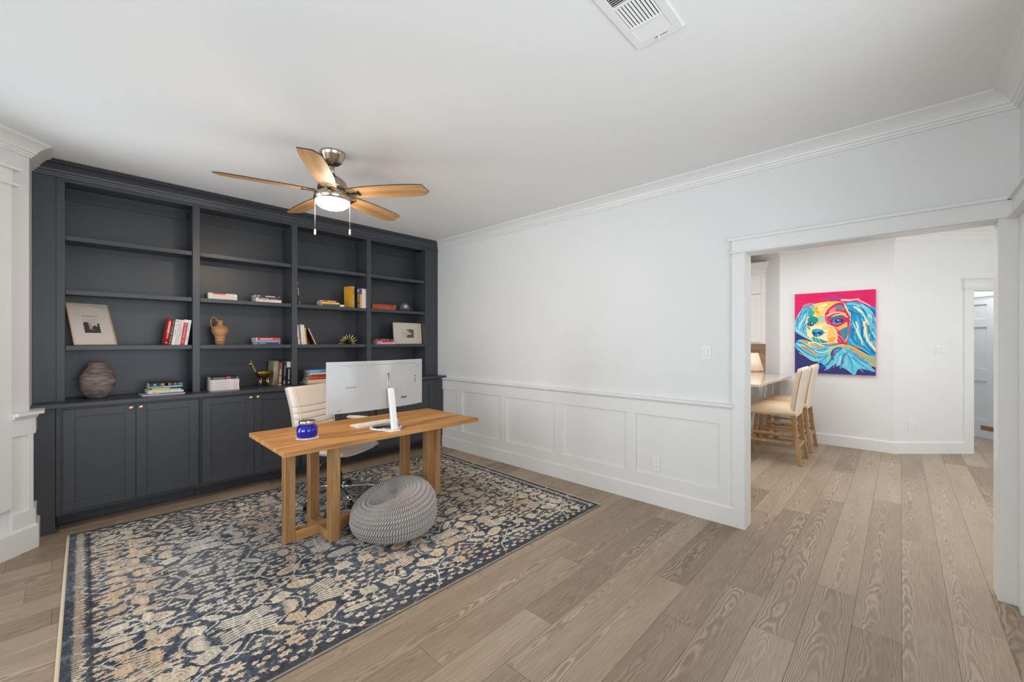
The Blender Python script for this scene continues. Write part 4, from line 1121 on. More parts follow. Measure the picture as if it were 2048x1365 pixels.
# hinge cover, arm and foot
hx = 1.672; hy = back_y(hx, 0)
hc = MB().tube([(hx + 0.012, hy + 0.008, 0.985), (hx + 0.012, hy + 0.006, 1.0), (hx + 0.012, hy + 0.004, 1.075), (hx + 0.012, hy + 0.006, 1.15), (hx + 0.012, hy + 0.008, 1.165)], [0.006, 0.014, 0.018, 0.014, 0.006], 16, flat=1.0)
mo_part('hinge_cover', hc, MW)
mo_part('hinge_slot', MB().box(hx + 0.003, hx + 0.005, hy - 0.012, hy + 0.002, 0.995, 1.160), BLACKP)
SWH = mat('stand_white', (240, 240, 238), 0.15, noise=0.005, spec=0.6)
arm = MB()
a0 = Vector((1.670, 2.768, DZ + 0.010)); a1 = Vector((1.682, 2.843, 1.042)); d_ = (a1 - a0).normalized()
arm.obox((a0 + a1) / 2, (1, 0, 0), Vector((1, 0, 0)).cross(d_) * -1, d_, 0.0235, 0.0135, (a1 - a0).length / 2)
arm.obox((a1 + Vector((0, 0.006, -0.012))), (1, 0, 0), (0, 1, 0), (0, 0, 1), 0.018, 0.012, 0.016)
mo_part('stand_arm', arm, SWH, 0.005)
ft = MB().lathe([(0.0, 0.0), (0.118, 0.0), (0.122, 0.004), (0.120, 0.010), (0.112, 0.0125), (0.0, 0.0125)], (1.690, 2.925, DZ), 56)
ft.prism([(1.628, 2.752), (1.712, 2.752), (1.730, 2.85), (1.61, 2.85)], DZ, DZ + 0.011)
mo_part('stand_foot', ft, SWH, 0.001)
mo_part('foot_plate', MB().lathe([(0.0, 0.0), (0.106, 0.0), (0.106, 0.001), (0.0, 0.0012)], (1.690, 2.925, DZ + 0.0127), 56), mat('satin_steel', (150, 146, 140), 0.22, 1.0, noise=0.03))
mo_part('cable_clip', MB().box(1.692, 1.699, 2.7525, 2.765, DZ + 0.03, DZ + 0.075), GR)

# ================================================================ KEYBOARD
kb_ = thing('keyboard', 'white slim keyboard lying behind the monitor foot', 'keyboard', (1.70, 3.118, DZ), math.radians(2))
KW = mat('keyboard_white', (232, 226, 220), 0.35, noise=0.01)
vs = [(-0.18, -0.065, 0.0), (0.18, -0.065, 0.0), (0.18, 0.065, 0.0), (-0.18, 0.065, 0.0), (-0.18, -0.065, 0.024), (0.18, -0.065, 0.024), (0.18, 0.065, 0.009), (-0.18, 0.065, 0.009)]
MB().add(vs, [(0, 3, 2, 1), (4, 5, 6, 7), (0, 1, 5, 4), (1, 2, 6, 5), (2, 3, 7, 6), (3, 0, 4, 7)]).build('case', KW, kb_, bevel=0.003)
k0 = None
for r_ in range(5):
    for c_ in range(14):
        x = -0.165 + c_ * 0.0236; y = 0.052 - r_ * 0.0235
        if k0 is None:
            k0 = MB().box(-0.0095, 0.0095, -0.0095, 0.0095, 0, 0.005).build('key', mat('key_cap', (238, 236, 232), 0.4, noise=0.01), kb_, bevel=0.001); kk_ = k0
        else:
            kk_ = k0.copy(); COL.objects.link(kk_); kk_.parent = kb_
        kk_.location = (x, y, 0.0091 + (0.065 - y) * 0.1154 - 0.0002); kk_.rotation_euler = (-0.115, 0, 0)

# ================================================================ OFFICE CHAIR
LEA = mat('cream_leather', (226, 214, 200), 0.38, noise=0.02, nscale=14, bump=0.25, bscale=320)
oc = thing('office_chair', 'cream leather office chair on chrome five-star base behind the desk', 'office chair', (1.641, 3.646, RZ), math.radians(26))
def cushion(name, sec, m, n=6):
    """sec: list of cross-sections (list of points); lofted closed tube"""
    vs = []; fs = []; k = len(sec[0])
    for s_ in sec: vs += s_
    for i in range(len(sec) - 1):
        for j in range(k): fs.append((i * k + j, i * k + (j + 1) % k, (i + 1) * k + (j + 1) % k, (i + 1) * k + j))
    fs += [tuple(range(k)), tuple((len(sec) - 1) * k + j for j in range(k - 1, -1, -1))]
    return MB().add(vs, fs, True)
# backrest: front faces -y; sections from bottom to top, channels across
def back_section(z, w_, yf, t_, bul):
    pts = []
    n = 20
    for i in range(n):                       # front, left to right
        u = -1 + 2 * i / (n - 1)
        pts.append((u * w_, yf - bul + 0.035 * (abs(u) ** 3), z))
    for i in range(n):
        u = 1 - 2 * i / (n - 1)
        pts.append((u * w_ * 1.0, yf + t_ + 0.030 * (abs(u) ** 3) - 0.012 * (1 - u * u) * 0, z))
    return pts
secs = []
zs = np.linspace(0.50, 0.998, 84)
ch = [0.560, 0.612, 0.664, 0.716, 0.768, 0.822]
for z in zs:
    t = (z - 0.50) / 0.498
    yf = 0.215 + 0.085 * t ** 1.3 - 0.02 * math.sin(t * PI)
    w_ = 0.225 - 0.012 * (1 - t) ** 2
    e = min(1, (0.998 - z) / 0.022, (z - 0.50) / 0.02 + 0.3); e = max(e, 0.02); sh = math.sqrt(1 - (1 - e) ** 2) if e < 1 else 1
    dmin = min(abs(z - c_) for c_ in ch)
    g_ = 0.012 * math.exp(-(dmin / 0.0048) ** 2)
    s_ = back_section(z, w_ * (0.965 + 0.035 * sh), yf, 0.050 * sh, 0.020 * sh - g_)
    secs.append(s_)
cushion('b', secs, LEA).build('backrest', LEA, oc)
# side welts along the back
for sx in (-1, 1):
    pth = []
    for z in np.linspace(0.52, 0.985, 16):
        t = (z - 0.50) / 0.498
        yf = 0.215 + 0.085 * t ** 1.3 - 0.02 * math.sin(t * PI)
        pth.append((sx * 0.2, yf - 0.004, z))
    MB().tube(pth, 0.0035, 8).build('piping', LEA, oc)
# seat shell: one bent cushion with a waterfall front
secs = []
for i in range(36):
    u = -1 + 2 * i / 35
    e = max(0.03, math.sqrt(max(0, 1 - abs(u) ** 6)))
    row = []
    n = 22; cy_ = -0.005
    for j in range(n):
        v = -1 + 2 * j / (n - 1)                      # front to rear on the top
        y = cy_ + v * 0.262 * (0.9 + 0.1 * e)
        z = 0.468 + 0.030 * e * math.sqrt(max(0, 1 - abs(v) ** 6)) - (0.045 * max(0, -v - 0.45) ** 1.5) + 0.03 * max(0, v - 0.6)
        row.append((u * 0.250, y, z))
    for j in range(n):
        v = 1 - 2 * j / (n - 1)
        y = cy_ + v * 0.262 * (0.9 + 0.1 * e)
        z = 0.468 - 0.070 * e * (max(0, 1 - abs(v) ** 3)) ** 0.6 * (1 - 0.45 * abs(u) ** 2.2) - (0.045 * max(0, -v - 0.45) ** 1.5) + 0.03 * max(0, v - 0.6)
        row.append((u * 0.250, y, z))
    secs.append(row)
cushion('s', secs, LEA).build('seat', LEA, oc)
# chrome arm frames with padded rests
for sx in (-1, 1):
    p_ = spline([(sx * 0.20, 0.10, 0.400), (sx * 0.236, 0.09, 0.405), (sx * 0.248, 0.085, 0.46), (sx * 0.248, 0.09, 0.56), (sx * 0.248, 0.06, 0.640), (sx * 0.248, -0.03, 0.655), (sx * 0.248, -0.13, 0.655)], 6)
    a_ = MB().tube(p_, 0.011, 12, flat=0.7).build('armrest', CHROME, oc)
    q = MB().tube([(sx * 0.248, 0.11, 0.672), (sx * 0.248, 0.09, 0.674), (sx * 0.248, 0, 0.676), (sx * 0.248, -0.12, 0.674), (sx * 0.248, -0.145, 0.672)], [0.012, 0.026, 0.028, 0.026, 0.012], 14, flat=0.62)
    q.build('arm_pad', LEA, a_)
    MB().tube([(sx * 0.248, 0.085, 0.46), (sx * 0.24, 0.17, 0.56), (sx * 0.215, 0.225, 0.60)], 0.011, 10).build('bracket', BLACKP, a_)
# mechanism, lever, gas lift
mc = MB().box(-0.10, 0.10, -0.11, 0.13, 0.375, 0.402); mc.box(-0.05, 0.05, -0.07, 0.07, 0.335, 0.375)
mc.build('tilt_mechanism', BLACKP, oc, bevel=0.006)
MB().tube([(-0.05, 0.02, 0.36), (-0.17, 0.02, 0.362), (-0.21, 0.01, 0.352), (-0.262, 0.005, 0.338)], [0.006, 0.006, 0.008, 0.010], 10, flat=0.6).build('height_lever', CHROME, oc)
MB().tube([(0, 0, 0.10), (0, 0, 0.23)], 0.030, 20).tube([(0, 0, 0.23), (0, 0, 0.34)], 0.019, 16).build('gas_lift', BLACKP, oc)
MB().lathe([(0.0, 0.062), (0.040, 0.062), (0.050, 0.075), (0.046, 0.112), (0.034, 0.124), (0.0, 0.124)], (0, 0, 0), 24).build('hub', CHROME, oc)
angs = [math.radians(a) for a in (166, 238, 310, 22, 94)]
cst = None
for a in angs:
    d = Vector((math.cos(a), math.sin(a), 0))
    pth = [d * 0.03 + Vector((0, 0, 0.100)), d * 0.12 + Vector((0, 0, 0.100)), d * 0.22 + Vector((0, 0, 0.088)), d * 0.305 + Vector((0, 0, 0.070))]
    MB().tube(pth, [0.022, 0.020, 0.017, 0.014], 12, flat=0.75).build('base_arm', CHROME, oc)
    if cst is None:
        c0 = bpy.data.objects.new('caster', None)
        w_ = MB()
        for o_ in (-0.014, 0.014):
            lt = MB().lathe([(0.0, -0.0085), (0.022, -0.0085), (0.0255, -0.005), (0.0255, 0.005), (0.022, 0.0085), (0.0, 0.0085)], (0, 0, 0), 20)
            w_.add([(v[0], v[2] + o_, v[1] + 0.0255) for v in lt.v], lt.f, True)
        w_.box(-0.010, 0.010, -0.006, 0.006, 0.018, 0.060)
        w_.add(*[(lambda L_: ([(v[0] * 0.9, v[1] * 1.0, v[2] + 0.03) for v in L_.v], L_.f))(MB().lathe([(0.026, 0.0), (0.0265, 0.008), (0.020, 0.020), (0.0, 0.026)], (0, 0, 0), 16))][0], True)
        cst = w_.build('caster', BLACKP, oc); co_ = cst
    else:
        co_ = cst.copy(); COL.objects.link(co_); co_.parent = oc
    co_.location = (d.x * 0.305, d.y * 0.305, 0.0); co_.rotation_euler = (0, 0, a + 0.8)

# ================================================================ KNITTED POUF
def make_pouf():
    nu, nv = 1104, 300
    u = np.linspace(0, 2 * PI, nu, endpoint=False); v = np.linspace(0.0, 1.0, nv + 1)
    U, V = np.meshgrid(u, v)
    ph = V * PI                                        # 0 top .. pi bottom
    # squashed superellipsoid: wide belly, flattened bottom, dimple on the top
    rr = np.sin(ph); zz = np.cos(ph)
    r = 0.288 * np.sign(rr) * np.abs(rr) ** np.where(V < 0.5, 0.92, 0.80)
    z = np.where(zz > 0, 0.172 * np.abs(zz) ** 0.85, -0.152 * np.abs(zz) ** 0.62)
    # rows of chunky stitches, big in the belly, small at the ends
    rowpos = np.interp(V, [0, .08, .17, .27, .38, .49, .60, .70, .79, .89, 1], [0, 3, 6, 8, 10, 12, 14, 16, 18, 22, 26])
    fr = rowpos % 1.0
    big = np.clip((V - .15) / .08, 0, 1) * np.clip((.80 - V) / .05, 0, 1)
    nst = 100
    st = U / (2 * PI) * nst
    lean = 0.75 * fr
    par = np.floor(rowpos)
    stitch = np.abs(np.sin(PI * (st + lean + 0.5 * (par % 2) * (1 - big))))
    stitch = np.clip((stitch - 0.30) / 0.5, 0, 1)
    row = np.abs(np.sin(PI * fr)) ** 0.3
    dsp = (0.0075 + 0.0115 * big) * (stitch ** 0.6) * row + 0.0015 * row
    # thin cord line between the big double rows
    cord = np.exp(-((((rowpos + 0.5) / 2.0) % 1.0 - 0.5) / 0.05) ** 2) * big
    dsp = dsp + 0.004 * cord
    damp = np.clip(np.sin(ph) * 6, 0, 1)
    r2 = r + dsp * np.sin(ph) * 0.95 * damp; z2 = z + dsp * np.cos(ph) * damp
    X = r2 * np.cos(U); Y = r2 * np.sin(U)
    # uneven filling: one side higher
    # the filling has slumped: the right rear side stands higher, the dimple slopes to the left
    hi = 0.058 * (X * 0.93 + Y * 0.37) / 0.29
    Z = z2 + hi * np.clip((z2 + 0.12) / 0.25, 0, 1)
    dim = np.exp(-(np.hypot(X + 0.065, Y - 0.055) / 0.125) ** 2) * (V < 0.5)
    Z = Z - 0.100 * dim
    Z = Z + 0.150 + 0.006
    Z = np.maximum(Z, 0.0015)
    co = np.stack([X, Y, Z], -1).reshape(-1, 3)
    idx = np.arange((nv + 1) * nu).reshape(nv + 1, nu)
    nx = np.roll(idx, -1, axis=1)
    f = np.stack([idx[:-1], idx[1:], nx[1:], nx[:-1]], -1).reshape(-1, 4)
    me = bpy.data.meshes.new('knitted_pouf')
    me.vertices.add(len(co)); me.vertices.foreach_set('co', co.ravel().astype(np.float32))
    me.loops.add(f.size); me.loops.foreach_set('vertex_index', f.ravel().astype(np.int32))
    me.polygons.add(len(f)); me.polygons.foreach_set('loop_start', (np.arange(len(f)) * 4).astype(np.int32))
    me.update(calc_edges=True)
    me.polygons.foreach_set('use_smooth', np.ones(len(f), bool))
    me.materials.append(mat('grey_cotton_cord', (168, 163, 158), 0.9, noise=0.06, nscale=60, bump=0.4, bscale=420, spec=0.2))
    o = bpy.data.objects.new('knitted_pouf', me); COL.objects.link(o)
    o.location = (1.628, 2.700, RZ); o.rotation_euler = (0, 0, 0.0)
    return tag(o, 'grey chunky knitted round pouf on the rug in front of the desk', 'pouf')
make_pouf()

# ================================================================ CEILING FAN
FX, FY_ = 1.289, 2.962
fan = thing('ceiling_fan', 'five-blade ceiling fan with oak blades and lit glass bowl lamp', 'ceiling fan', (FX, FY_, CEIL))
MB().lathe([(0.0, 0.0), (0.086, 0.0), (0.087, -0.012), (0.083, -0.016), (0.083, -0.024), (0.079, -0.028), (0.066, -0.062), (0.048, -0.078), (0.020, -0.080), (0.0, -0.080)], (0, 0, 0), 48).build('canopy', NICKEL, fan)
MB().tube([(0, 0, -0.078), (0, 0, -0.165)], 0.0135, 20).build('downrod', NICKEL, fan)
MB().lathe([(0.0, -0.150), (0.020, -0.152), (0.028, -0.165), (0.060, -0.180), (0.088, -0.205), (0.098, -0.235), (0.100, -0.268), (0.0, -0.268)], (0, 0, 0), 48).build('motor_housing', NICKEL, fan)
MB().lathe([(0.100, -0.300), (0.122, -0.300), (0.124, -0.304), (0.124, -0.345), (0.116, -0.349), (0.0, -0.349)], (0, 0, 0), 48).lathe([(0.09, -0.268), (0.09, -0.300)], (0, 0, 0), 32).build('light_fitter', NICKEL, fan)
GL = bpy.data.materials.new('lit_glass_bowl'); GL.use_nodes = True
b_ = GL.node_tree.nodes['Principled BSDF']; b_.inputs['Base Color'].default_value = (1, 0.95, 0.88, 1)
b_.inputs['Emission Color'].default_value = (1.0, 0.80, 0.60, 1); b_.inputs['Emission Strength'].default_value = 112.0; b_.inputs['Roughness'].default_value = 0.3
tcn = GL.node_tree.nodes.new('ShaderNodeTexCoord'); nzn = GL.node_tree.nodes.new('ShaderNodeTexNoise'); nzn.inputs['Scale'].default_value = 2
GL.node_tree.links.new(tcn.outputs['Object'], nzn.inputs['Vector'])
MB().lathe([(0.115, -0.347), (0.114, -0.352), (0.104, -0.372), (0.083, -0.388), (0.050, -0.399), (0.018, -0.403), (0.0, -0.4035)], (0, 0, 0), 48).build('glass_bowl', GL, fan)
BLD = wood('blade_oak', (168, 124, 82), (202, 160, 112), (222, 184, 138), 'X', 1.0, 0.45)
bl0 = None
for k in range(5):
    a = math.radians(20.5 + 72 * k)
    if bl0 is None:
        # outline of one blade in its own frame, x outwards
        up_ = [(0.115, -0.048), (0.20, -0.062), (0.34, -0.075), (0.50, -0.080), (0.60, -0.079), (0.672, -0.070)]
        lo2 = [(0.700, 0.020), (0.660, 0.058), (0.60, 0.066), (0.50, 0.072), (0.34, 0.072), (0.20, 0.060), (0.115, 0.046)]
        def dens(p): return [tuple(q) for q in spline(p, 4)]
        ol = dens(up_) + dens(lo2)
        n = len(ol); vs = [(x, y, -0.003) for x, y in ol] + [(x, y, 0.003) for x, y in ol]
        fs = [tuple(range(n - 1, -1, -1)), tuple(range(n, 2 * n))]
        pb = MB().add(vs, fs); b0 = pb.build('blade', BLD, fan)
        ed = MB().add([(x * 1.0, y, z) for x, y, z in [(p[0], p[1], q) for p in ol for q in (-0.0032, 0.0034)]], [(2 * i, 2 * ((i + 1) % n), 2 * ((i + 1) % n) + 1, 2 * i + 1) for i in range(n)])
        e0 = ed.build('dark_edge', mat('dark_walnut_edge', (44, 34, 28), 0.5, noise=0.05), b0)
        br = MB().box(0.085, 0.20, -0.016, 0.016, -0.0085, -0.0035); br.box(0.185, 0.202, -0.030, 0.030, -0.0085, -0.0035)
        i0 = br.build('blade_iron', NICKEL, b0, bevel=0.002)
        bl0 = b0; b_o = b0
    else:
        b_o = copy_tree(bl0, fan)
    b_o.location = (0, 0, -0.286); b_o.rotation_euler = (Matrix.Rotation(a, 3, 'Z') @ Matrix.Rotation(math.radians(-11.5), 3, 'X')).to_euler()
for (dx, dy, zl) in ((-0.0895, 0.083, -0.545), (0.0845, -0.0905, -0.545)):
    ch_ = MB().tube([(dx, dy, -0.335), (dx, dy, zl)], 0.0016, 6)
    c_ = ch_.build('pull_chain', mat('chain', (150, 140, 128), 0.5, 0.2, noise=0.03), fan)
    MB().lathe([(0.0, 0.0), (0.0045, -0.002), (0.0062, -0.010), (0.0066, -0.034), (0.0050, -0.040), (0.0, -0.041)], (dx, dy, zl), 12).build('pull_knob', PLASTIC, c_)

# ================================================================ CEILING VENT
vt = thing('air_vent', 'white rectangular louvred air vent in the ceiling', 'air vent', (1.58, 0.777, CEIL))
def vp(name, mb, m=PLASTIC, bev=0.0008, parent=None):
    o = mb.build(name, m, None, bevel=bev); o.parent = parent or vt; o.matrix_parent_inverse = Matrix.Translation(-vt.location); return o
VX0, VX1, VY0, VY1 = 1.362, 1.790, 0.672, 0.880; zc = CEIL
ix0, ix1, iy0, iy1 = 1.398, 1.748, 0.706, 0.846
fr = MB()
fr.box(VX0, ix0, VY0, VY1, zc - 0.008, zc); fr.box(ix1, VX1, VY0, VY1, zc - 0.008, zc)
fr.box(ix0, ix1, VY0, iy0, zc - 0.008, zc); fr.box(ix0, ix1, iy1, VY1, zc - 0.008, zc)
for x in (1.506, 1.656): fr.box(x - 0.006, x + 0.006, iy0, iy1, zc - 0.008, zc)
vp('frame', fr)
vp('duct_shade', MB().box(ix0, ix1, iy0, iy1, zc - 0.0012, zc - 0.0004), DARK, 0)  # dark sheet standing in for the shade inside the duct
for x0, x1, n, tl in ((1.664, 1.748, 9, -0.7), (1.398, 1.498, 10, 1.1)):
    for i in range(n):
        x = x0 + (x1 - x0) * (i + 0.5) / n
        vp('louvre', MB().obox((x, (iy0 + iy1) / 2, zc - 0.0048), (math.cos(tl * 0.5), 0, math.sin(tl * 0.5)), (0, 1, 0), (-math.sin(tl * 0.5), 0, math.cos(tl * 0.5)), 0.0034, (iy1 - iy0) / 2, 0.0006), PLASTIC, 0)
for i in range(10):
    y = iy0 + (iy1 - iy0) * (i + 0.5) / 10
    vp('louvre', MB().obox((1.581, y, zc - 0.0048), (1, 0, 0), (0, math.cos(0.5), -math.sin(0.5)), (0, math.sin(0.5), math.cos(0.5)), 0.069, 0.0046, 0.0006), PLASTIC, 0)
lv = MB().box(1.764, 1.767, 0.735, 0.79, zc - 0.0084, zc - 0.0078); vp('lever_slot', lv, DARK, 0)
vp('lever', MB().box(1.761, 1.771, 0.768, 0.774, zc - 0.022, zc - 0.008), PLASTIC)

# ================================================================ WALL PLATES
def plate_on(kind, label, o0, ux, un, w_=0.070, h_=0.114, gang=1):
    """o0 centre on the wall face, ux along the wall, un outwards normal"""
    rz = math.atan2(ux[1], ux[0])
    t = thing(kind, label, 'light switch' if kind == 'light_switch' else 'power outlet', o0, rz)
    PL = MATS['white_plastic']
    # local x along the wall, -y outwards
    MB().box(-w_ / 2, w_ / 2, -0.005, -0.0003, -h_ / 2, h_ / 2).build('cover_plate', PL, t, bevel=0.002)
    if kind == 'light_switch':
        for g in range(gang):
            xc = (g - (gang - 1) / 2) * 0.046
            MB().box(xc - 0.017, xc + 0.017, -0.0065, -0.005, -0.034, 0.034).build('switch_frame', mat('switch_recess', (206, 206, 204), 0.4, noise=0.01), t)
            MB().add([(xc - 0.0145, -0.0066, -0.031), (xc + 0.0145, -0.0066, -0.031), (xc + 0.0145, -0.0066, 0.031), (xc - 0.0145, -0.0066, 0.031),
                      (xc - 0.0145, -0.0075, -0.031), (xc + 0.0145, -0.0075, -0.031), (xc + 0.0145, -0.011, 0.031), (xc - 0.0145, -0.011, 0.031)],
                     [(0, 3, 2, 1), (4, 5, 6, 7), (0, 1, 5, 4), (1, 2, 6, 5), (2, 3, 7, 6), (3, 0, 4, 7)]).build('rocker', PL, t, bevel=0.001)
    else:
        for zz in (0.020, -0.020):
            MB().box(-0.0165, 0.0165, -0.0068, -0.005, zz - 0.0145, zz + 0.0145).build('socket_face', PL, t, bevel=0.003)
            s2_ = MB().box(-0.0075, -0.0055, -0.0074, -0.0067, zz - 0.002, zz + 0.007); s2_.box(0.0055, 0.0075, -0.0074, -0.0067, zz - 0.001, zz + 0.006)
            s2_.lathe([(0.0, 0.0)] + [(0.0024, 0.0), (0.0024, 0.0008), (0.0, 0.0008)], (0, -0.0071, zz - 0.008), 8)
            s2_.build('socket_slots', BLACKP, t)
    return t
plate_on('light_switch', 'single rocker light switch on the study wall left of the opening', (XW - 0.0002, 1.128, 1.315), (0, -1), None)
plate_on('power_outlet', 'white duplex outlet in the wainscot panel left of the opening', (XW - 0.0145, 1.530, 0.349), (0, -1), None)
# ================================================================ RUG
RUG_BL, RUG_BR, RUG_TR, RUG_TL = (-0.045, 1.895), (3.100, 1.872), (3.200, 4.250), (0.0, 4.372)
def make_rug():
    W_, H_ = 3.15, 2.42
    ras = Raster(W_, H_, 0.004); ny, nx = ras.ny, ras.nx
    rs = random.Random(5)
    # field: worn navy, slate and brown in broad drifts
    n1 = vnoise(nx, ny, 6, 5, 1); n2 = vnoise(nx, ny, 14, 60, 2); n3 = vnoise(nx, ny, 260, 70, 3); n4 = vnoise(nx, ny, 12, 9, 8)
    xg = np.linspace(0, 1, nx)[None, :] * np.ones((ny, 1)); yg = np.linspace(0, 1, ny)[:, None] * np.ones((1, nx))
    brown = np.clip((xg - 0.62) * 2.2 + (n1 - 0.5) * 1.2 + np.clip((yg - .75) * 2, 0, 1) * .5, 0, 1)[..., None]
    navy = lin((60, 66, 78)); slate = lin((100, 108, 117)); brn = lin((70, 66, 62))
    k = np.clip(n2 * 0.8 + n1 * 0.5 - 0.35, 0, 1)[..., None]
    ras.img[:] = (navy * (1 - k) + slate * k) * (1 - brown) + brn * brown
    ras.img *= (0.78 + 0.44 * n3)[..., None]; hr = np.random.RandomState(44).rand(ny, nx); hr = (hr + np.roll(hr, 1, 0) + np.roll(hr, 2, 0)) / 3; ras.img *= (0.45 + 1.15 * hr)[..., None]
    CR = [lin(c) for c in ((222, 208, 184), (208, 194, 168), (220, 200, 170), (200, 184, 156), (212, 194, 166), (190, 180, 158))]
    PE = [lin(c) for c in ((216, 190, 158), (206, 180, 148), (196, 172, 142))]
    GRY = [lin(c) for c in ((208, 206, 202), (192, 192, 192), (206, 200, 190))]
    LINE = lin((224, 216, 200)); DK = lin((60, 60, 66))
    HL = 1.0
    fl = np.random.RandomState(77).rand(ny, nx) * .7 + vnoise(nx, ny, 420, 110, 31) * .5
    ras.img += (np.clip(fl - .86, 0, 1) * 1.1)[..., None] * lin((196, 190, 176))
    CRE, PEA, COO, OLI = lin((220, 208, 186)), lin((212, 184, 152)), lin((206, 205, 200)), lin((184, 178, 160))
    def pick(x, y, warm=None):
        fx = x / W_; fy = y / H_
        q = n4[min(ny - 1, max(0, int(fy * ny))), min(nx - 1, max(0, int(fx * nx)))]
        cool = min(1, .9 * math.exp(-((fx - .20) / .09) ** 2 - ((fy - .55) / .4) ** 2) + .8 * math.exp(-((fx - .40) / .05) ** 2 - ((fy - .45) / .3) ** 2) + max(0, fx - .86) * 5)
        oli = min(1, max(0, fy - .55) * 1.6 * (fx > .45)) * .8
        a_ = min(1, max(0, (q - .35) * 2.4 + (.25 if warm else 0)))
        c = CRE * (1 - a_) + PEA * a_; c = c * (1 - oli) + OLI * oli; c = c * (1 - cool) + COO * cool
        return c * rs.uniform(.86, 1.06)
    def rot(pts, x, y, a, sx=1, sy=1):
        c, s = math.cos(a), math.sin(a)
        return [(x + px * sx * c - py * sy * s, y + px * sx * s + py * sy * c) for px, py in pts]
    def serr(l, w_, n):
        """outline of a serrated leaf"""
        up = []; 
        for i in range(n + 1):
            t = -1 + 2 * i / n; h = w_ * (1 - abs(t) ** 2.4) ** .6 if abs(t) < 1 else 0
            up.append((t * l, h)); 
            if i < n: up.append((t * l + 1.3 * l / n, h * 0.72 + 0.002))
        return up + [(x, -y) for x, y in reversed(up)]
    def leaf(x, y, a, s=1):
        c = pick(x, y); ras.poly(rot(serr(.080, .024, 9), x, y, a, s, s), c, 1, HL)
        ras.line(rot([(-.06, 0), (.07, 0)], x, y, a, s, s), .005, DK, .6, .4)
    def palmette(x, y, a, s=1):
        c = pick(x, y, True); ras.poly(rot(serr(.088, .050, 12), x, y, a, s, s), c, 1, HL)
        c2 = pick(x, y)
        ras.ell(x, y, .052 * s, .027 * s, a, lin((150, 126, 104)), .75, .5); ras.ell(x, y, .045 * s, .021 * s, a, c2, 1, HL)
        for k_ in (-1, 1):
            q = rot([(k_ * .02, 0)], x, y, a, s, s)[0]; ras.ell(q[0], q[1], .010 * s, .008 * s, 0, lin((170, 120, 96)), .7, .7)
    def shrub(x, y, a, s=1):
        c = pick(x, y)
        for i in range(5):
            yy = (i - 2) * .022; l = .078 - .012 * abs(i - 2)
            o_ = rs.uniform(-.008, .008)
            ras.line(rot([(-l + o_, yy), (l + o_, yy + .003)], x, y, a, s, s), .0145 * s, c, 1, HL)
        ras.line(rot([(0, -.062), (0, .062)], x, y, a, s, s), .0045, LINE, .9, HL)
    def star(x, y, a, s=1, n=8):
        c = pick(x, y, True); p = []
        for i in range(2 * n):
            r_ = (.047 if i % 2 == 0 else .029) * s; p.append((r_ * 1.25 * math.cos(PI * i / n), r_ * math.sin(PI * i / n)))
        ras.poly(rot(p, x, y, a), c, 1, HL); ras.ell(x, y, .014 * s, .010 * s, a, lin((160, 122, 98)), .8, .6)
        ras.line(rot([(-.03 * s, 0), (.03 * s, 0)], x, y, a), .003, DK, .4)
    def fan_(x, y, a, s=1):
        c = pick(x, y, True)
        for i in range(9):
            t = -1.15 + 2.3 * i / 8
            ras.line(rot(spline([(0, 0), (.03 * math.cos(t), .04 * math.sin(t)), (.062 * math.cos(t * .8), .062 * math.sin(t * .8))], 3), x, y, a, s, s), .009 * s, c, 1, HL)
        ras.line(rot(spline([(-.01, -.06), (-.03, -.02), (-.03, .02), (-.01, .06)], 4), x, y, a, s, s), .007, LINE, .9, HL)
    def block(x, y, a, s=1):
        c = pick(x, y); p = [(-.045, -.035)]
        for i in range(6): p += [(-.045 + i * .018, -.035 - (.009 if i % 2 else 0))]
        p += [(.05, -.03), (.058, 0), (.05, .03)]
        for i in range(6): p += [(.045 - i * .018, .035 + (.009 if i % 2 else 0))]
        ras.poly(rot(p, x, y, a, s, s), c, 1, HL)
        for i in (-1, 0, 1): ras.line(rot([(i * .022, -.022), (i * .022, .022)], x, y, a, s, s), .0035, lin((150, 130, 108)), .7)
    def small(x, y, s=1):
        c = pick(x, y); n = rs.choice((5, 6, 6, 8)); a = rs.uniform(0, PI); p = []
        for i in range(2 * n):
            r_ = (.021 if i % 2 == 0 else .011) * s; p.append((r_ * 1.6 * math.cos(PI * i / n), r_ * .85 * math.sin(PI * i / n)))
        ras.poly(rot(p, x, y, .15 - a * .1), c, 1, HL)
        if rs.random() < .4: ras.ell(x, y, .005, .004, 0, DK, .6, .4)
    def ring(x, y, s=1):
        ras.ell(x, y, .017 * s, .012 * s, 0, pick(x, y), 1, HL); ras.ell(x, y, .006 * s, .004 * s, 0, DK, .7, .4)
    def vine(pts, w_=.0068): ras.line(spline(pts, 7), w_, LINE, .95, HL)
    def hook(x, y, a, s=1):
        ras.line(rot([(-.05, .03), (-.05, -.02), (-.01, -.03), (.0, .01), (.035, .015), (.04, -.03), (.06, -.035)], x, y, a, s, s), .007, LINE, .95, HL)
    # repeating field, mirrored about both axes
    tile_w, tile_h = 0.62, 0.56; TS = 0.82
    centres = [(i, j) for i in range(-1, 6) for j in range(-1, 6)]
    def M_(i, j, x, y):
        x, y = x * tile_w / 0.78, y * tile_h / 0.66
        xx = x if i % 2 == 0 else tile_w - x; yy = y if j % 2 == 0 else tile_h - y
        return i * tile_w + xx + .02, j * tile_h + yy - .10
    def ang_(i, j, a):
        if i % 2: a = PI - a
        if j % 2: a = -a
        return a
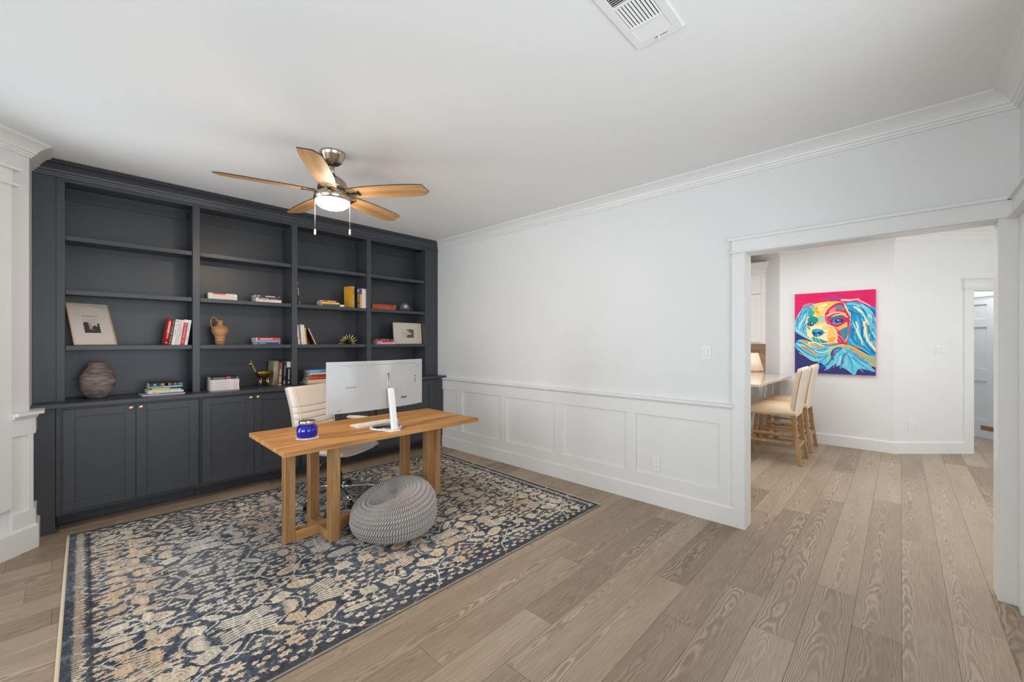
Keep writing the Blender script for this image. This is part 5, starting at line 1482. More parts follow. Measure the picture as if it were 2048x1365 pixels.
    for i, j in centres:
        V_ = lambda pts, w_=.0070: vine([M_(i, j, *p) for p in pts], w_)
        V_([(.02, .10), (.14, .16), (.20, .12), (.30, .17), (.40, .33), (.39, .40)])
        V_([(.40, .33), (.52, .27), (.60, .14), (.74, .06)])
        V_([(.40, .34), (.55, .42), (.66, .40), (.78, .52)])
        V_([(.40, .34), (.28, .42), (.16, .40), (.03, .55)])
        V_([(.04, .30), (.10, .36), (.06, .44), (.14, .50), (.20, .60)])
        V_([(.58, .58), (.66, .52), (.62, .47), (.72, .40)])
        V_([(.50, .05), (.44, .12), (.34, .08), (.28, .02)])
    motifs = [(palmette, .40, .22, .3), (palmette, .40, .47, -.35), (star, .18, .20, .1), (star, .62, .33, 0), (leaf, .56, .10, .9), (leaf, .22, .34, .15), (leaf, .68, .22, -.1),
              (shrub, .10, .06, .25), (shrub, .72, .60, .2), (shrub, .30, .60, .28), (block, .54, .52, .5), (block, .08, .45, .2), (fan_, .50, .62, .5), (fan_, .30, .06, .2), (star, .16, .60, .2),
              (leaf, .64, .46, .7), (hook, .30, .26, 0), (hook, .48, .36, .3), (palmette, .02, .24, 0)]
    spots = []
    for i, j in centres:
        for fn, x, y, a in motifs:
            X_, Y_ = M_(i, j, x, y)
            if .16 < X_ < W_ - .16 and .16 < Y_ < H_ - .16:
                fn(X_ + rs.uniform(-.008, .008), Y_ + rs.uniform(-.008, .008), ang_(i, j, a), rs.uniform(.80, .96)); spots.append((X_, Y_))
    lum = lambda x, y: ras.hgt[min(ny - 1, max(0, int(y / H_ * ny))), min(nx - 1, max(0, int(x / W_ * nx)))]
    cnt = 0
    for _ in range(42000):
        x, y = rs.uniform(.11, W_ - .11), rs.uniform(.11, H_ - .11)
        if all(lum(x + dx, y + dy) < .2 for dx in (-.025, 0, .025) for dy in (-.015, 0, .015)):
            (small if rs.random() < .84 else ring)(x, y, rs.uniform(.75, 1.15)); cnt += 1
    # borders: left and right ends carry columns of large blocks, thin guard of little bars
    for side in (0, 1):
        fxm = (lambda x: x) if side == 0 else (lambda x: W_ - x)
        y = .12; q = 0
        while y < H_ - .10:
            ras.poly([(fxm(.165), y - .028), (fxm(.225), y - .032), (fxm(.235), y + .03), (fxm(.165), y + .028)], pick(fxm(.2), y), 1, HL)
            ras.line([(fxm(.115), y - .012), (fxm(.165), y - .012)], .008, pick(fxm(.12), y), 1, HL); ras.line([(fxm(.115), y + .014), (fxm(.165), y + .014)], .008, pick(fxm(.12), y), 1, HL)
            ras.poly(rot(serr(.05, .022, 7), fxm(.30), y + .005, PI / 2), pick(fxm(.3), y, True), 1, HL)
            vine([(fxm(.10), y + .09), (fxm(.17), y + .13), (fxm(.26), y + .085), (fxm(.38), y + .14)], .0065)
            vine([(fxm(.10), y + .11), (fxm(.16), y + .065), (fxm(.27), y + .11), (fxm(.36), y + .05)], .0065)
            small(fxm(.20), y + .10, 1.2); small(fxm(.33), y + .09, 1.1)
            y += .185
        y = .03
        while y < H_ - .02:
            l = rs.uniform(.018, .03)
            ras.line([(fxm(.046), y), (fxm(.050 + l), y + rs.uniform(-.003, .003))], .0095, pick(fxm(.06), y), .95, HL); y += .0165
        ras.line([(fxm(.100), .02), (fxm(.100), H_ - .02)], .014, DK, .9, 0)
    for side in (0, 1):
        fym = (lambda y: y) if side == 0 else (lambda y: H_ - y)
        ras.line([(.05, fym(.020)), (W_ - .05, fym(.020))], .030, lin((74, 70, 68)), .8, 0)
        x = .10
        while x < W_ - .08:
            ring(x, fym(.052), 1.05); small(x + .035, fym(.075), .7); x += .078
    # drawn inner contours of the larger figures
    mk = ras.hgt > .5
    def ero(m, n):
        for _ in range(n):
            m = m & np.roll(m, 1, 0) & np.roll(m, -1, 0) & np.roll(m, 1, 1) & np.roll(m, -1, 1)
        return m
    e1 = ero(mk, 2); e2 = ero(e1, 1); e3 = ero(e2, 4); e4 = ero(e3, 1)
    ct = ((e1 & ~e2) * .42 + (e3 & ~e4) * .5)[..., None]
    ras.img = ras.img * (1 - ct) + lin((128, 106, 88)) * ct
    # the knots make every outline ragged: shift each row and cell a little
    rg = np.random.RandomState(9); jx = np.clip(np.round(rg.randn(ny, nx) * 0.55 + (rg.rand(ny, 1) - .5) * 1.6), -3, 3).astype(int)
    ii = np.clip(np.arange(nx)[None, :] + jx, 0, nx - 1); jj = np.arange(ny)[:, None] * np.ones((1, nx), int)
    ras.img = ras.img[jj, ii]; ras.hgt = ras.hgt[jj, ii]
    # age: light streaks following the warp, and pile shading
    st = vnoise(nx, ny, 300, 22, 12); wv = np.random.RandomState(4).rand(ny, nx)
    wear = np.clip(vnoise(nx, ny, 5, 4, 21) * 1.5 - .85, 0, .4)[..., None]
    avg = lin((150, 148, 142))
    ras.img = ras.img * (1 - wear * .45) + avg * wear * .45
    ras.img *= (0.84 + 0.32 * st)[..., None]; ras.img *= (0.84 + 0.32 * wv)[..., None]
    c4 = np.array([RUG_BL, RUG_BR, RUG_TL, RUG_TR])
    def place(u, v, h):
        x = c4[0][0] * (1 - u) * (1 - v) + c4[1][0] * u * (1 - v) + c4[2][0] * (1 - u) * v + c4[3][0] * u * v
        y = c4[0][1] * (1 - u) * (1 - v) + c4[1][1] * u * (1 - v) + c4[2][1] * (1 - u) * v + c4[3][1] * u * v
        return x, y, 0.0095 + h * 0.0012
    rug = thing('area_rug', 'large worn navy and cream floral rug under the desk', 'rug', (1.56, 3.1, 0.0))
    ras.hgt = np.minimum(ras.hgt, 1)
    pl = colour_grid('woven_pile', ras, place, attr_mat('rug_wool', 0.92, 0.15, 0.10, 700))
    pl.parent = rug; pl.matrix_parent_inverse = Matrix.Translation(-rug.location)
    bk = MB().prism([RUG_BL, RUG_BR, RUG_TR, RUG_TL], 0.0006, 0.0093).build('backing', mat('rug_backing', (150, 138, 118), 0.9, noise=0.05), rug)
    bk.matrix_parent_inverse = Matrix.Translation(-rug.location)
    for a, c, col, r_ in ((RUG_BL, RUG_BR, (150, 146, 140), .0052), (RUG_TL, RUG_TR, (150, 146, 140), .0052), (RUG_BL, RUG_TL, (224, 206, 176), .0085), (RUG_BR, RUG_TR, (206, 198, 182), .007)):
        n = 40; pts = [(a[0] + (c[0] - a[0]) * i / n, a[1] + (c[1] - a[1]) * i / n, .0065) for i in range(n + 1)]
        e = MB().tube(pts, r_, 8, flat=0.75).build('bound_edge', mat('rug_edge_%d' % col[0], col, 0.9, noise=0.10, nscale=300, bump=0.3, bscale=500), rug)
        e.matrix_parent_inverse = Matrix.Translation(-rug.location)
make_rug()

# ================================================================ DOG PAINTING
def make_painting():
    y0, y1, z0, z1 = 0.230, 1.091, 0.966, 2.070
    W_, H_ = y1 - y0, z1 - z0
    ras = Raster(W_, H_, 0.0032)
    def m_(x, y):
        u = (x - 180) / 955.0; top = 238 - 68 * u; bot = 1163 + 32 * u
        return (u * W_, (bot - y) / (bot - top) * H_)
    def P(pts, c, a=1.0): ras.poly([m_(*p) for p in spline(pts + [pts[0]], 4)], lin(c), a)
    def F(pts, c, a=1.0): ras.poly([m_(*p) for p in pts], lin(c), a)
    def S(pts, w1, w2, c, a=1.0): ras.line([m_(*p) for p in spline(pts, 6)], w1 / 955 * W_, lin(c), a, None, w2 / 955 * W_)
    def E(x, y, rx, ry, an, c, a=1.0): q = m_(x, y); ras.ell(q[0], q[1], rx / 955 * W_, ry / 955 * W_, an, lin(c), a)
    MAG, IND = (226, 28, 98), (58, 56, 122)
    ras.img[:] = lin(MAG)
    nn = vnoise(ras.nx, ras.ny, 10, 40, 3)[..., None]; ras.img *= (0.9 + 0.2 * nn)
    F([(170, 660), (250, 690), (330, 755), (500, 830), (1150, 900), (1150, 1220), (170, 1220)], IND)
    SKY, CY, DB_, NV, TE, CRM_, YL, OR, PK, LG = (96, 196, 220), (40, 160, 206), (24, 110, 170), (44, 52, 124), (40, 150, 150), (250, 232, 176), (250, 206, 96), (240, 158, 40), (246, 128, 150), (190, 222, 160)
    # white and violet crown strokes
    S([(600, 300), (680, 272), (760, 290), (800, 320)], 26, 16, (110, 96, 168)); S([(760, 300), (860, 300), (950, 286)], 26, 14, (248, 214, 206)); S([(940, 296), (1010, 330), (1080, 372)], 20, 12, (246, 190, 196))
    S([(255, 440), (300, 370), (380, 350), (440, 352)], 18, 14, (206, 170, 206)); S([(250, 450), (270, 400), (330, 375)], 12, 10, (90, 90, 170))
    S([(1040, 372), (1090, 400), (1135, 430)], 34, 22, (80, 76, 150))
    pr_ = random.Random(3)
    def flow(Lc, Rc, n, pal, w0, w1, smin=.18, smax=.5):
        A, B = spline(Lc, 10), spline(Rc, 10); m = min(len(A), len(B))
        for _ in range(n):
            a_ = pr_.random(); ln = pr_.uniform(smin, smax); s0 = pr_.uniform(0, 1 - ln); p = []
            for i in range(9):
                s_ = s0 + ln * i / 8; ia = s_ * (m - 1); k_ = int(ia); f_ = ia - k_; k2 = min(k_ + 1, m - 1)
                q = (A[k_] * (1 - f_) + A[k2] * f_) * (1 - a_) + (B[k_] * (1 - f_) + B[k2] * f_) * a_
                p.append((q[0] + 7 * math.sin(s_ * 9 + a_ * 5), q[1]))
            ras.line([m_(*x_) for x_ in p], pr_.uniform(w0, w1) / 955 * W_, lin(pr_.choice(pal)), .92, None, w0 * .5 / 955 * W_)
    # right ear
    P([(785, 345), (850, 318), (960, 330), (1060, 372), (1150, 440), (1150, 965), (1060, 930), (980, 880), (880, 840), (820, 825), (845, 700), (850, 520), (800, 420)], CY)
    flow([(810, 360), (850, 520), (862, 700), (900, 830), (1090, 950)], [(990, 330), (1130, 440), (1150, 640), (1150, 800), (1150, 950)], 70, [CY, SKY, DB_, (150, 216, 226), (20, 120, 190), (30, 96, 160), (120, 210, 226), (196, 226, 196)], 9, 24)
    for pts, a, b, c in [([(830, 345), (920, 350), (1010, 400), (1060, 480)], 26, 18, (120, 210, 226)), ([(820, 400), (880, 450), (950, 470), (1000, 520), (1030, 600)], 22, 10, DB_), ([(900, 380), (980, 440), (1040, 540), (1070, 640)], 22, 16, CRM_),
                         ([(860, 520), (900, 600), (940, 690), (960, 760)], 24, 14, (150, 216, 226)), ([(920, 560), (940, 620), (930, 680), (980, 760), (990, 830)], 18, 12, (236, 240, 190)), ([(1000, 470), (1080, 560), (1130, 660)], 30, 22, SKY),
                         ([(1060, 480), (1120, 520), (1150, 560)], 30, 24, (196, 226, 196)), ([(1010, 560), (1020, 680), (1060, 790), (1140, 900)], 26, 26, CRM_), ([(1060, 600), (1080, 700), (1150, 800)], 16, 10, DB_), ([(1000, 620), (990, 720), (1040, 830), (1120, 930)], 18, 22, (20, 120, 190)),
                         ([(860, 640), (870, 720), (920, 800), (1000, 850), (1100, 940)], 20, 16, (16, 130, 196)), ([(850, 760), (900, 830), (990, 880), (1080, 945)], 20, 12, SKY), ([(1100, 480), (1130, 600)], 20, 18, (90, 150, 210)), ([(880, 430), (870, 520), (880, 600)], 16, 10, (30, 96, 160)),
                         ([(960, 500), (990, 600), (980, 700), (1010, 780)], 14, 10, (40, 100, 160)), ([(1100, 680), (1140, 760)], 20, 18, (150, 220, 220)), ([(940, 420), (1000, 470), (1040, 560)], 10, 8, (230, 244, 230))]:
        S(pts, a, b, c)
    # left ear
    P([(180, 560), (215, 490), (262, 430), (330, 376), (400, 380), (362, 450), (335, 560), (345, 680), (372, 770), (300, 745), (182, 672)], (126, 206, 224))
    flow([(330, 380), (245, 450), (192, 560), (190, 660)], [(395, 390), (350, 470), (335, 600), (352, 745)], 34, [(126, 206, 224), SKY, (206, 236, 226), CY, (170, 220, 230), (60, 130, 190)], 7, 16)
    for pts, a, b, c in [([(240, 480), (300, 410), (370, 385)], 12, 8, DB_), ([(200, 580), (240, 500), (320, 440)], 16, 10, CY), ([(190, 620), (240, 560), (290, 480), (340, 430)], 10, 8, (60, 110, 180)), ([(230, 640), (260, 580), (310, 520)], 14, 10, (206, 236, 226)), ([(250, 670), (290, 600), (325, 520)], 12, 10, CY),
                         ([(280, 700), (300, 640), (330, 590)], 10, 12, DB_), ([(200, 660), (260, 690), (320, 745)], 10, 12, (200, 226, 220)), ([(310, 730), (320, 660), (335, 600)], 14, 12, (90, 180, 206)), ([(345, 380), (390, 400), (400, 430)], 18, 10, (60, 180, 190))]: S(pts, a, b, c)
    # head
    P([(345, 470), (372, 400), (430, 352), (560, 325), (700, 318), (790, 345), (850, 480), (842, 640), (808, 790), (700, 812), (560, 830), (430, 800), (352, 750), (330, 620)], (250, 226, 150))
    P([(342, 500), (360, 410), (410, 384), (440, 420), (420, 480), (380, 500)], (60, 170, 170)); P([(380, 390), (430, 362), (440, 400), (410, 440)], (120, 200, 176))
    P([(420, 420), (450, 370), (560, 330), (690, 320), (640, 380), (560, 430), (520, 500), (460, 500)], YL); P([(430, 430), (480, 470), (500, 420), (560, 400), (600, 350), (660, 330), (560, 350), (460, 380)], OR, .8)
    P([(470, 380), (560, 345), (590, 360), (530, 420), (480, 430)], CRM_); S([(480, 400), (540, 390), (600, 372)], 8, 6, (226, 140, 60))
    P([(480, 500), (540, 490), (560, 560), (520, 590), (470, 560)], (170, 206, 190)); P([(350, 520), (400, 492), (470, 515), (474, 560), (430, 590), (350, 560)], (24, 146, 130)); P([(470, 560), (540, 560), (500, 600), (440, 600)], (246, 200, 120))
    # magenta mask
    P([(556, 470), (600, 405), (690, 340), (770, 332), (800, 400), (850, 500), (842, 620), (828, 720), (780, 808), (710, 800), (690, 690), (640, 640), (590, 590), (560, 530)], (216, 32, 86))
    P([(600, 440), (640, 400), (690, 392), (700, 430), (620, 460)], PK); P([(660, 380), (740, 362), (790, 398), (770, 430), (700, 408)], (76, 150, 166)); P([(700, 400), (770, 420), (740, 440), (680, 440)], (214, 60, 100))
    S([(590, 490), (650, 460), (730, 446), (800, 462)], 22, 18, (252, 196, 130)); S([(620, 520), (690, 480), (770, 470), (820, 500)], 16, 18, (250, 226, 150)); S([(600, 470), (660, 446), (700, 440)], 12, 8, (250, 170, 170)); S([(570, 480), (580, 540), (620, 580)], 14, 10, PK)
    P([(600, 520), (660, 496), (740, 482), (780, 510), (700, 510), (640, 540)], (50, 120, 150))
    E(708, 548, 84, 44, 0, (150, 60, 120)); E(706, 548, 72, 38, 0, NV); E(696, 548, 50, 33, 0, (76, 130, 196)); E(706, 546, 26, 26, 0, (26, 30, 80)); E(714, 540, 11, 10, 0, (236, 236, 250)); S([(650, 572), (700, 586), (760, 570)], 10, 6, (170, 200, 230)); S([(620, 560), (680, 596), (760, 590), (796, 550)], 12, 8, (190, 40, 90))
    P([(770, 590), (815, 560), (822, 620), (780, 660), (700, 650), (640, 600), (700, 622)], (250, 186, 96)); P([(640, 600), (700, 640), (740, 660), (700, 680), (650, 640)], (246, 96, 110))
    P([(730, 660), (824, 620), (828, 710), (790, 780), (760, 730)], (50, 146, 160)); S([(700, 700), (750, 740), (790, 790)], 8, 4, (250, 200, 200)); S([(690, 720), (730, 770), (750, 800)], 8, 4, (250, 170, 180)); S([(790, 640), (810, 700), (780, 760)], 10, 8, (120, 90, 150))
    # left eye
    E(382, 588, 48, 36, 0, (30, 120, 150)); E(380, 588, 38, 28, 0, NV); E(378, 588, 26, 22, 0, (60, 120, 190)); E(384, 586, 14, 14, 0, (20, 26, 70)); E(398, 580, 8, 10, 0, (240, 240, 250)); S([(345, 620), (370, 650), (372, 690)], 22, 16, (60, 150, 190))
    # muzzle
    P([(345, 700), (385, 640), (450, 605), (540, 584), (640, 605), (700, 680), (704, 770), (640, 818), (500, 828), (400, 795), (350, 750)], (253, 236, 184))
    P([(540, 600), (640, 615), (690, 690), (690, 780), (620, 800), (580, 740), (600, 670)], (250, 200, 116)); P([(600, 760), (680, 740), (650, 800), (600, 800)], (246, 170, 70)); P([(520, 600), (600, 620), (620, 660), (540, 650)], (250, 214, 140))
    P([(392, 740), (440, 746), (520, 770), (600, 800), (520, 815), (430, 795)], (50, 160, 160)); S([(350, 740), (430, 800), (540, 826), (680, 806)], 8, 8, (40, 140, 130)); S([(480, 740), (486, 780), (520, 815)], 6, 4, (240, 250, 250)); S([(520, 740), (560, 790)], 4, 4, (250, 250, 250)); S([(440, 740), (452, 790)], 4, 4, (240, 250, 250))
    P([(396, 690), (410, 655), (470, 645), (532, 660), (542, 700), (500, 730), (430, 738)], (30, 126, 164)); P([(410, 668), (470, 652), (520, 664), (470, 680)], (70, 180, 200)); E(424, 700, 14, 20, 0, (30, 40, 110)); E(492, 692, 22, 16, 0, (34, 40, 110)); E(476, 718, 14, 12, 0, (236, 140, 190)); S([(400, 650), (480, 636), (545, 660)], 8, 6, (240, 250, 230)); S([(545, 690), (575, 690)], 12, 6, (30, 110, 110))
    # long fur at the bottom
    P([(182, 830), (230, 776), (330, 780), (430, 815), (560, 840), (700, 826), (820, 836), (920, 880), (1020, 940), (1150, 980), (1150, 1085), (1060, 1060), (1130, 1150), (960, 1110), (905, 1190), (820, 1130), (740, 1090), (680, 1060), (600, 1120), (560, 1090), (500, 1040), (400, 1020), (300, 950), (200, 880)], (100, 204, 226))
    flow([(200, 800), (350, 790), (500, 850), (640, 850)], [(200, 880), (320, 960), (480, 1040), (600, 1000)], 44, [SKY, (120, 212, 226), CY, (190, 232, 226), DB_, (60, 160, 206), LG], 7, 17)
    flow([(720, 850), (620, 930), (600, 1040), (575, 1115)], [(800, 850), (950, 930), (1050, 1020), (1140, 1140)], 60, [SKY, (120, 212, 226), CY, (190, 232, 226), DB_, (60, 160, 206), (150, 214, 230), (110, 100, 170)], 7, 18)
    for pts, a, b, c in [([(280, 790), (360, 800), (440, 850), (520, 855)], 30, 22, OR), ([(360, 812), (440, 806), (520, 840), (600, 850)], 22, 10, (250, 240, 190)), ([(270, 860), (330, 880), (420, 940), (470, 960)], 22, 8, (236, 100, 50)), ([(300, 845), (380, 890), (450, 950)], 16, 10, (250, 190, 70)), ([(220, 800), (300, 830), (380, 880), (480, 900), (580, 880)], 14, 12, (40, 140, 190)),
                         ([(200, 840), (280, 900), (380, 960), (500, 1000)], 16, 10, (40, 120, 190)), ([(260, 790), (330, 830), (400, 850)], 14, 10, LG), ([(430, 900), (520, 930), (600, 900), (640, 860)], 16, 20, (190, 232, 226)), ([(360, 950), (460, 990), (560, 970), (620, 920)], 14, 14, (60, 160, 206)),
                         ([(610, 1040), (600, 960), (640, 880), (720, 840), (800, 850)], 26, 36, (196, 210, 130)), ([(650, 1000), (640, 930), (680, 880), (750, 876)], 22, 14, (60, 60, 130)), ([(670, 960), (690, 910), (740, 900)], 18, 12, (150, 40, 110)), ([(690, 1050), (690, 980), (730, 920), (790, 890)], 24, 18, (120, 212, 226)),
                         ([(790, 850), (880, 870), (960, 940), (1040, 990), (1150, 1010)], 26, 44, OR), ([(760, 830), (860, 850), (960, 900), (1060, 960)], 16, 12, (210, 206, 120)), ([(1060, 1060), (1120, 1080), (1150, 1085)], 20, 26, (246, 170, 60)), ([(1000, 980), (1080, 1020), (1150, 1030)], 18, 22, (150, 190, 120)),
                         ([(770, 1050), (770, 980), (820, 920)], 18, 12, (110, 100, 170)), ([(800, 1080), (810, 1000), (840, 940)], 20, 12, (150, 214, 220)), ([(830, 960), (870, 1040), (880, 1160)], 12, 6, (40, 120, 190)), ([(850, 940), (920, 1020), (1000, 1060), (1090, 1090)], 16, 10, (120, 210, 230)), ([(880, 980), (960, 1050), (1080, 1140)], 12, 6, (30, 120, 190)),
                         ([(900, 930), (980, 1010), (1070, 1060)], 14, 8, (40, 140, 200)), ([(880, 1010), (930, 1080), (1000, 1150)], 12, 6, (170, 232, 236)), ([(480, 1050), (560, 990), (600, 950)], 22, 16, (60, 170, 210)), ([(520, 1100), (590, 1060), (640, 990), (660, 930)], 18, 16, (30, 110, 180)), ([(560, 1130), (640, 1080), (700, 1000)], 14, 12, (130, 210, 230)),
                         ([(700, 1080), (740, 1020), (750, 960)], 16, 14, (190, 234, 236)), ([(740, 1090), (760, 1020)], 8, 6, (40, 110, 180)), ([(830, 1120), (900, 1185)], 12, 4, (150, 220, 230)), ([(240, 930), (320, 970), (400, 1020), (480, 1030)], 12, 8, (150, 216, 230)), ([(1020, 1090), (1130, 1130)], 10, 5, (110, 200, 220)), ([(620, 1110), (600, 1140)], 14, 6, (40, 110, 170)),
                         ([(560, 850), (640, 840), (720, 826)], 10, 8, (40, 120, 160))]: S(pts, a, b, c)
    S([(220, 1120), (224, 1160)], 8, 6, (220, 220, 240))
    cv = thing('painting', 'large colourful canvas of a spaniel dog on the far kitchen wall', 'painting', (KX - 0.018, (y0 + y1) / 2, (z0 + z1) / 2))
    def place(u, v, h): return (KX - 0.0385 + 0 * u, y1 - u * W_, z0 + v * H_)
    o = colour_grid('painted_face', ras, place, attr_mat('canvas_paint', 0.6, 0.3, 0.03, 200))
    o.parent = cv; o.matrix_parent_inverse = Matrix.Translation(-cv.location)
    c = MB().box(KX - 0.038, KX - 0.0005, y0, y1, z0, z1).build('canvas_stretcher', mat('canvas_edge', (226, 90, 130), 0.7, noise=0.05), cv)
    c.matrix_parent_inverse = Matrix.Translation(-cv.location)
make_painting()
# ================================================================ KITCHEN
WHC = mat('cabinet_white', (234, 232, 228), 0.3, noise=0.006)
QZ = mat('cream_quartz', (226, 208, 190), 0.10, noise=0.03, nscale=12, spec=0.6)
pn = thing('kitchen_peninsula', 'white kitchen peninsula with cream quartz top behind the bar stools', 'counter', (6.1, 1.7, 0))
def kp_(root, name, mb, m, bev=0.002):
    o = mb.build(name, m, None, bevel=bev); o.parent = root; o.matrix_parent_inverse = Matrix.Translation(-root.location); return o
kp_(pn, 'quartz_top', MB().prism([(5.262, 1.150), (6.97, 1.123), (7.045, 1.27), (7.045, 1.285), (7.045, 2.25), (5.262, 2.25)], 0.892, 0.922), QZ, 0.004)
bd = MB().box(5.30, 7.04, 1.55, 2.20, 0.10, 0.8915); bd.box(5.34, 7.04, 1.60, 2.20, 0.003, 0.10)
kp_(pn, 'body', bd, WHC)
for x in (5.32, 5.90, 6.48): kp_(pn, 'side_panel', MB().box(x, x + 0.54, 1.538, 1.5495, 0.14, 0.86), WHC, 0.003)
kp_(pn, 'support_post', MB().box(6.985, 7.03, 1.355, 1.42, 0.003, 0.8915), WHC)
# back counter, tiles and wall cabinets
bk = thing('kitchen_counter', 'white kitchen back counter run under the wall cabinet', 'counter', (7.35, 2.6, 0))
kp_(bk, 'quartz_top', MB().box(7.06, 7.61, 2.255, 4.3, 0.892, 0.922).box(7.30, 7.61, 1.53, 2.254, 0.892, 0.922), QZ, 0.003)
kp_(bk, 'body', MB().box(7.08, 7.61, 2.30, 4.3, 0.003, 0.8915).box(7.32, 7.61, 1.55, 2.295, 0.003, 0.8915), WHC)
TL = bpy.data.materials.new('stone_tile'); TL.use_nodes = True
nt = TL.node_tree; b_ = nt.nodes['Principled BSDF']; tcn = nt.nodes.new('ShaderNodeTexCoord'); mpn = nt.nodes.new('ShaderNodeMapping'); mpn.inputs['Rotation'].default_value = (PI / 2, 0, PI / 2)
bt = nt.nodes.new('ShaderNodeTexBrick'); bt.inputs['Scale'].default_value = 1.0; bt.inputs['Brick Width'].default_value = 0.30; bt.inputs['Row Height'].default_value = 0.075; bt.inputs['Mortar Size'].default_value = 0.002
bt.inputs['Color1'].default_value = L(206, 178, 156); bt.inputs['Color2'].default_value = L(180, 152, 132); bt.inputs['Mortar'].default_value = L(196, 180, 166)
sx_ = nt.nodes.new('ShaderNodeSeparateXYZ'); cx_ = nt.nodes.new('ShaderNodeCombineXYZ')
nt.links.new(tcn.outputs['Object'], sx_.inputs[0]); nt.links.new(sx_.outputs[1], cx_.inputs[0]); nt.links.new(sx_.outputs[2], cx_.inputs[1]); nt.links.new(cx_.outputs[0], bt.inputs['Vector'])
nt.links.new(bt.outputs['Color'], b_.inputs['Base Color']); b_.inputs['Roughness'].default_value = 0.35
struct(MB().box(7.608, 7.6195, 1.45, 4.3, 0.923, 1.36).build('trim_12', TL))
wc = thing('wall_cabinet', 'tall white kitchen wall cabinet above the tiled backsplash', 'cabinet', (7.3, 2.0, 1.36))
kp_(wc, 'body', MB().box(7.29, 7.618, 1.505, 3.6, 1.365, 2.45), WHC)
kp_(wc, 'cornice', MB().sweep([(7.29, 3.6), (7.29, 1.505), (7.45, 1.505)][::1], [(0, 2.45), (0.012, 2.45), (0.02, 2.50), (0.05, 2.58), (0.06, 2.62), (0, 2.62)]), WHC, 0)
for k in range(4):
    ya_ = 1.565 + k * 0.44; yb_ = ya_ + 0.43
    for z0, z1, nm in ((1.39, 2.115, 'door'), (2.14, 2.41, 'door')):
        m_ = MB().box(7.272, 7.2895, ya_, yb_, z0, z1); f_ = 0.06
        m_.box(7.266, 7.272, ya_, ya_ + f_, z0, z1); m_.box(7.266, 7.272, yb_ - f_, yb_, z0, z1); m_.box(7.266, 7.272, ya_ + f_, yb_ - f_, z0, z0 + f_); m_.box(7.266, 7.272, ya_ + f_, yb_ - f_, z1 - f_, z1)
        m_.box(7.268, 7.272, ya_ + f_ + 0.03, yb_ - f_ - 0.03, z0 + f_ + 0.03, z1 - f_ - 0.03)
        d_ = kp_(wc, nm, m_, WHC, 0.0015)
        if z0 < 2:
            yh = yb_ - 0.03 if k % 2 == 0 else ya_ + 0.03
            h_ = MB().tube([(7.268, yh, 1.82), (7.244, yh, 1.83), (7.240, yh, 1.88), (7.244, yh, 1.93), (7.268, yh, 1.94)], 0.006, 10).build('handle', NICKEL, d_)
# little lamp with cream shade on the back counter
tl_ = thing('table_lamp', 'small table lamp with tapered cream shade on the kitchen back counter', 'lamp', (7.45, 1.72, 0.9222))
MB().lathe([(0.0, 0.0), (0.075, 0.0), (0.075, 0.012), (0.02, 0.022), (0.014, 0.05), (0.014, 0.22), (0.0, 0.22)], (0, 0, 0), 24).build('base', NICKEL, tl_)
sh_ = bpy.data.materials.new('cream_shade'); sh_.use_nodes = True
b_ = sh_.node_tree.nodes['Principled BSDF']; b_.inputs['Base Color'].default_value = L(240, 226, 206); b_.inputs['Emission Color'].default_value = L(255, 226, 190); b_.inputs['Emission Strength'].default_value = 0.35; b_.inputs['Roughness'].default_value = 0.8
MB().lathe([(0.150, 0.028), (0.080, 0.300), (0.077, 0.300), (0.147, 0.028)], (0, 0, 0), 40).build('lamp_shade', sh_, tl_)
MB().tube([(0, 0, 0.22), (0, 0, 0.335)], 0.005, 8).build('finial', NICKEL, tl_)

# bar stools, facing the counter (+y)
LIN_ = mat('beige_linen', (222, 196, 164), 0.85, noise=0.03, nscale=60, bump=0.3, bscale=500, spec=0.25)
LINB = mat('pale_linen', (232, 216, 198), 0.85, noise=0.03, nscale=60, bump=0.3, bscale=500, spec=0.25)
STW = wood('stool_oak', (158, 122, 84), (184, 148, 108), (200, 166, 126), 'Z')
STX = wood('stool_oak_rail', (158, 122, 84), (184, 148, 108), (200, 166, 126), 'X')
def taper(p0, p1, s0, s1):
    p0, p1 = Vector(p0), Vector(p1); vs = []
    for p, s in ((p0, s0), (p1, s1)):
        for i, j in ((-1, -1), (1, -1), (1, 1), (-1, 1)): vs.append((p.x + i * s[0] / 2, p.y + j * s[1] / 2, p.z))
    return vs, [(0, 3, 2, 1), (4, 5, 6, 7), (0, 1, 5, 4), (1, 2, 6, 5), (2, 3, 7, 6), (3, 0, 4, 7)]
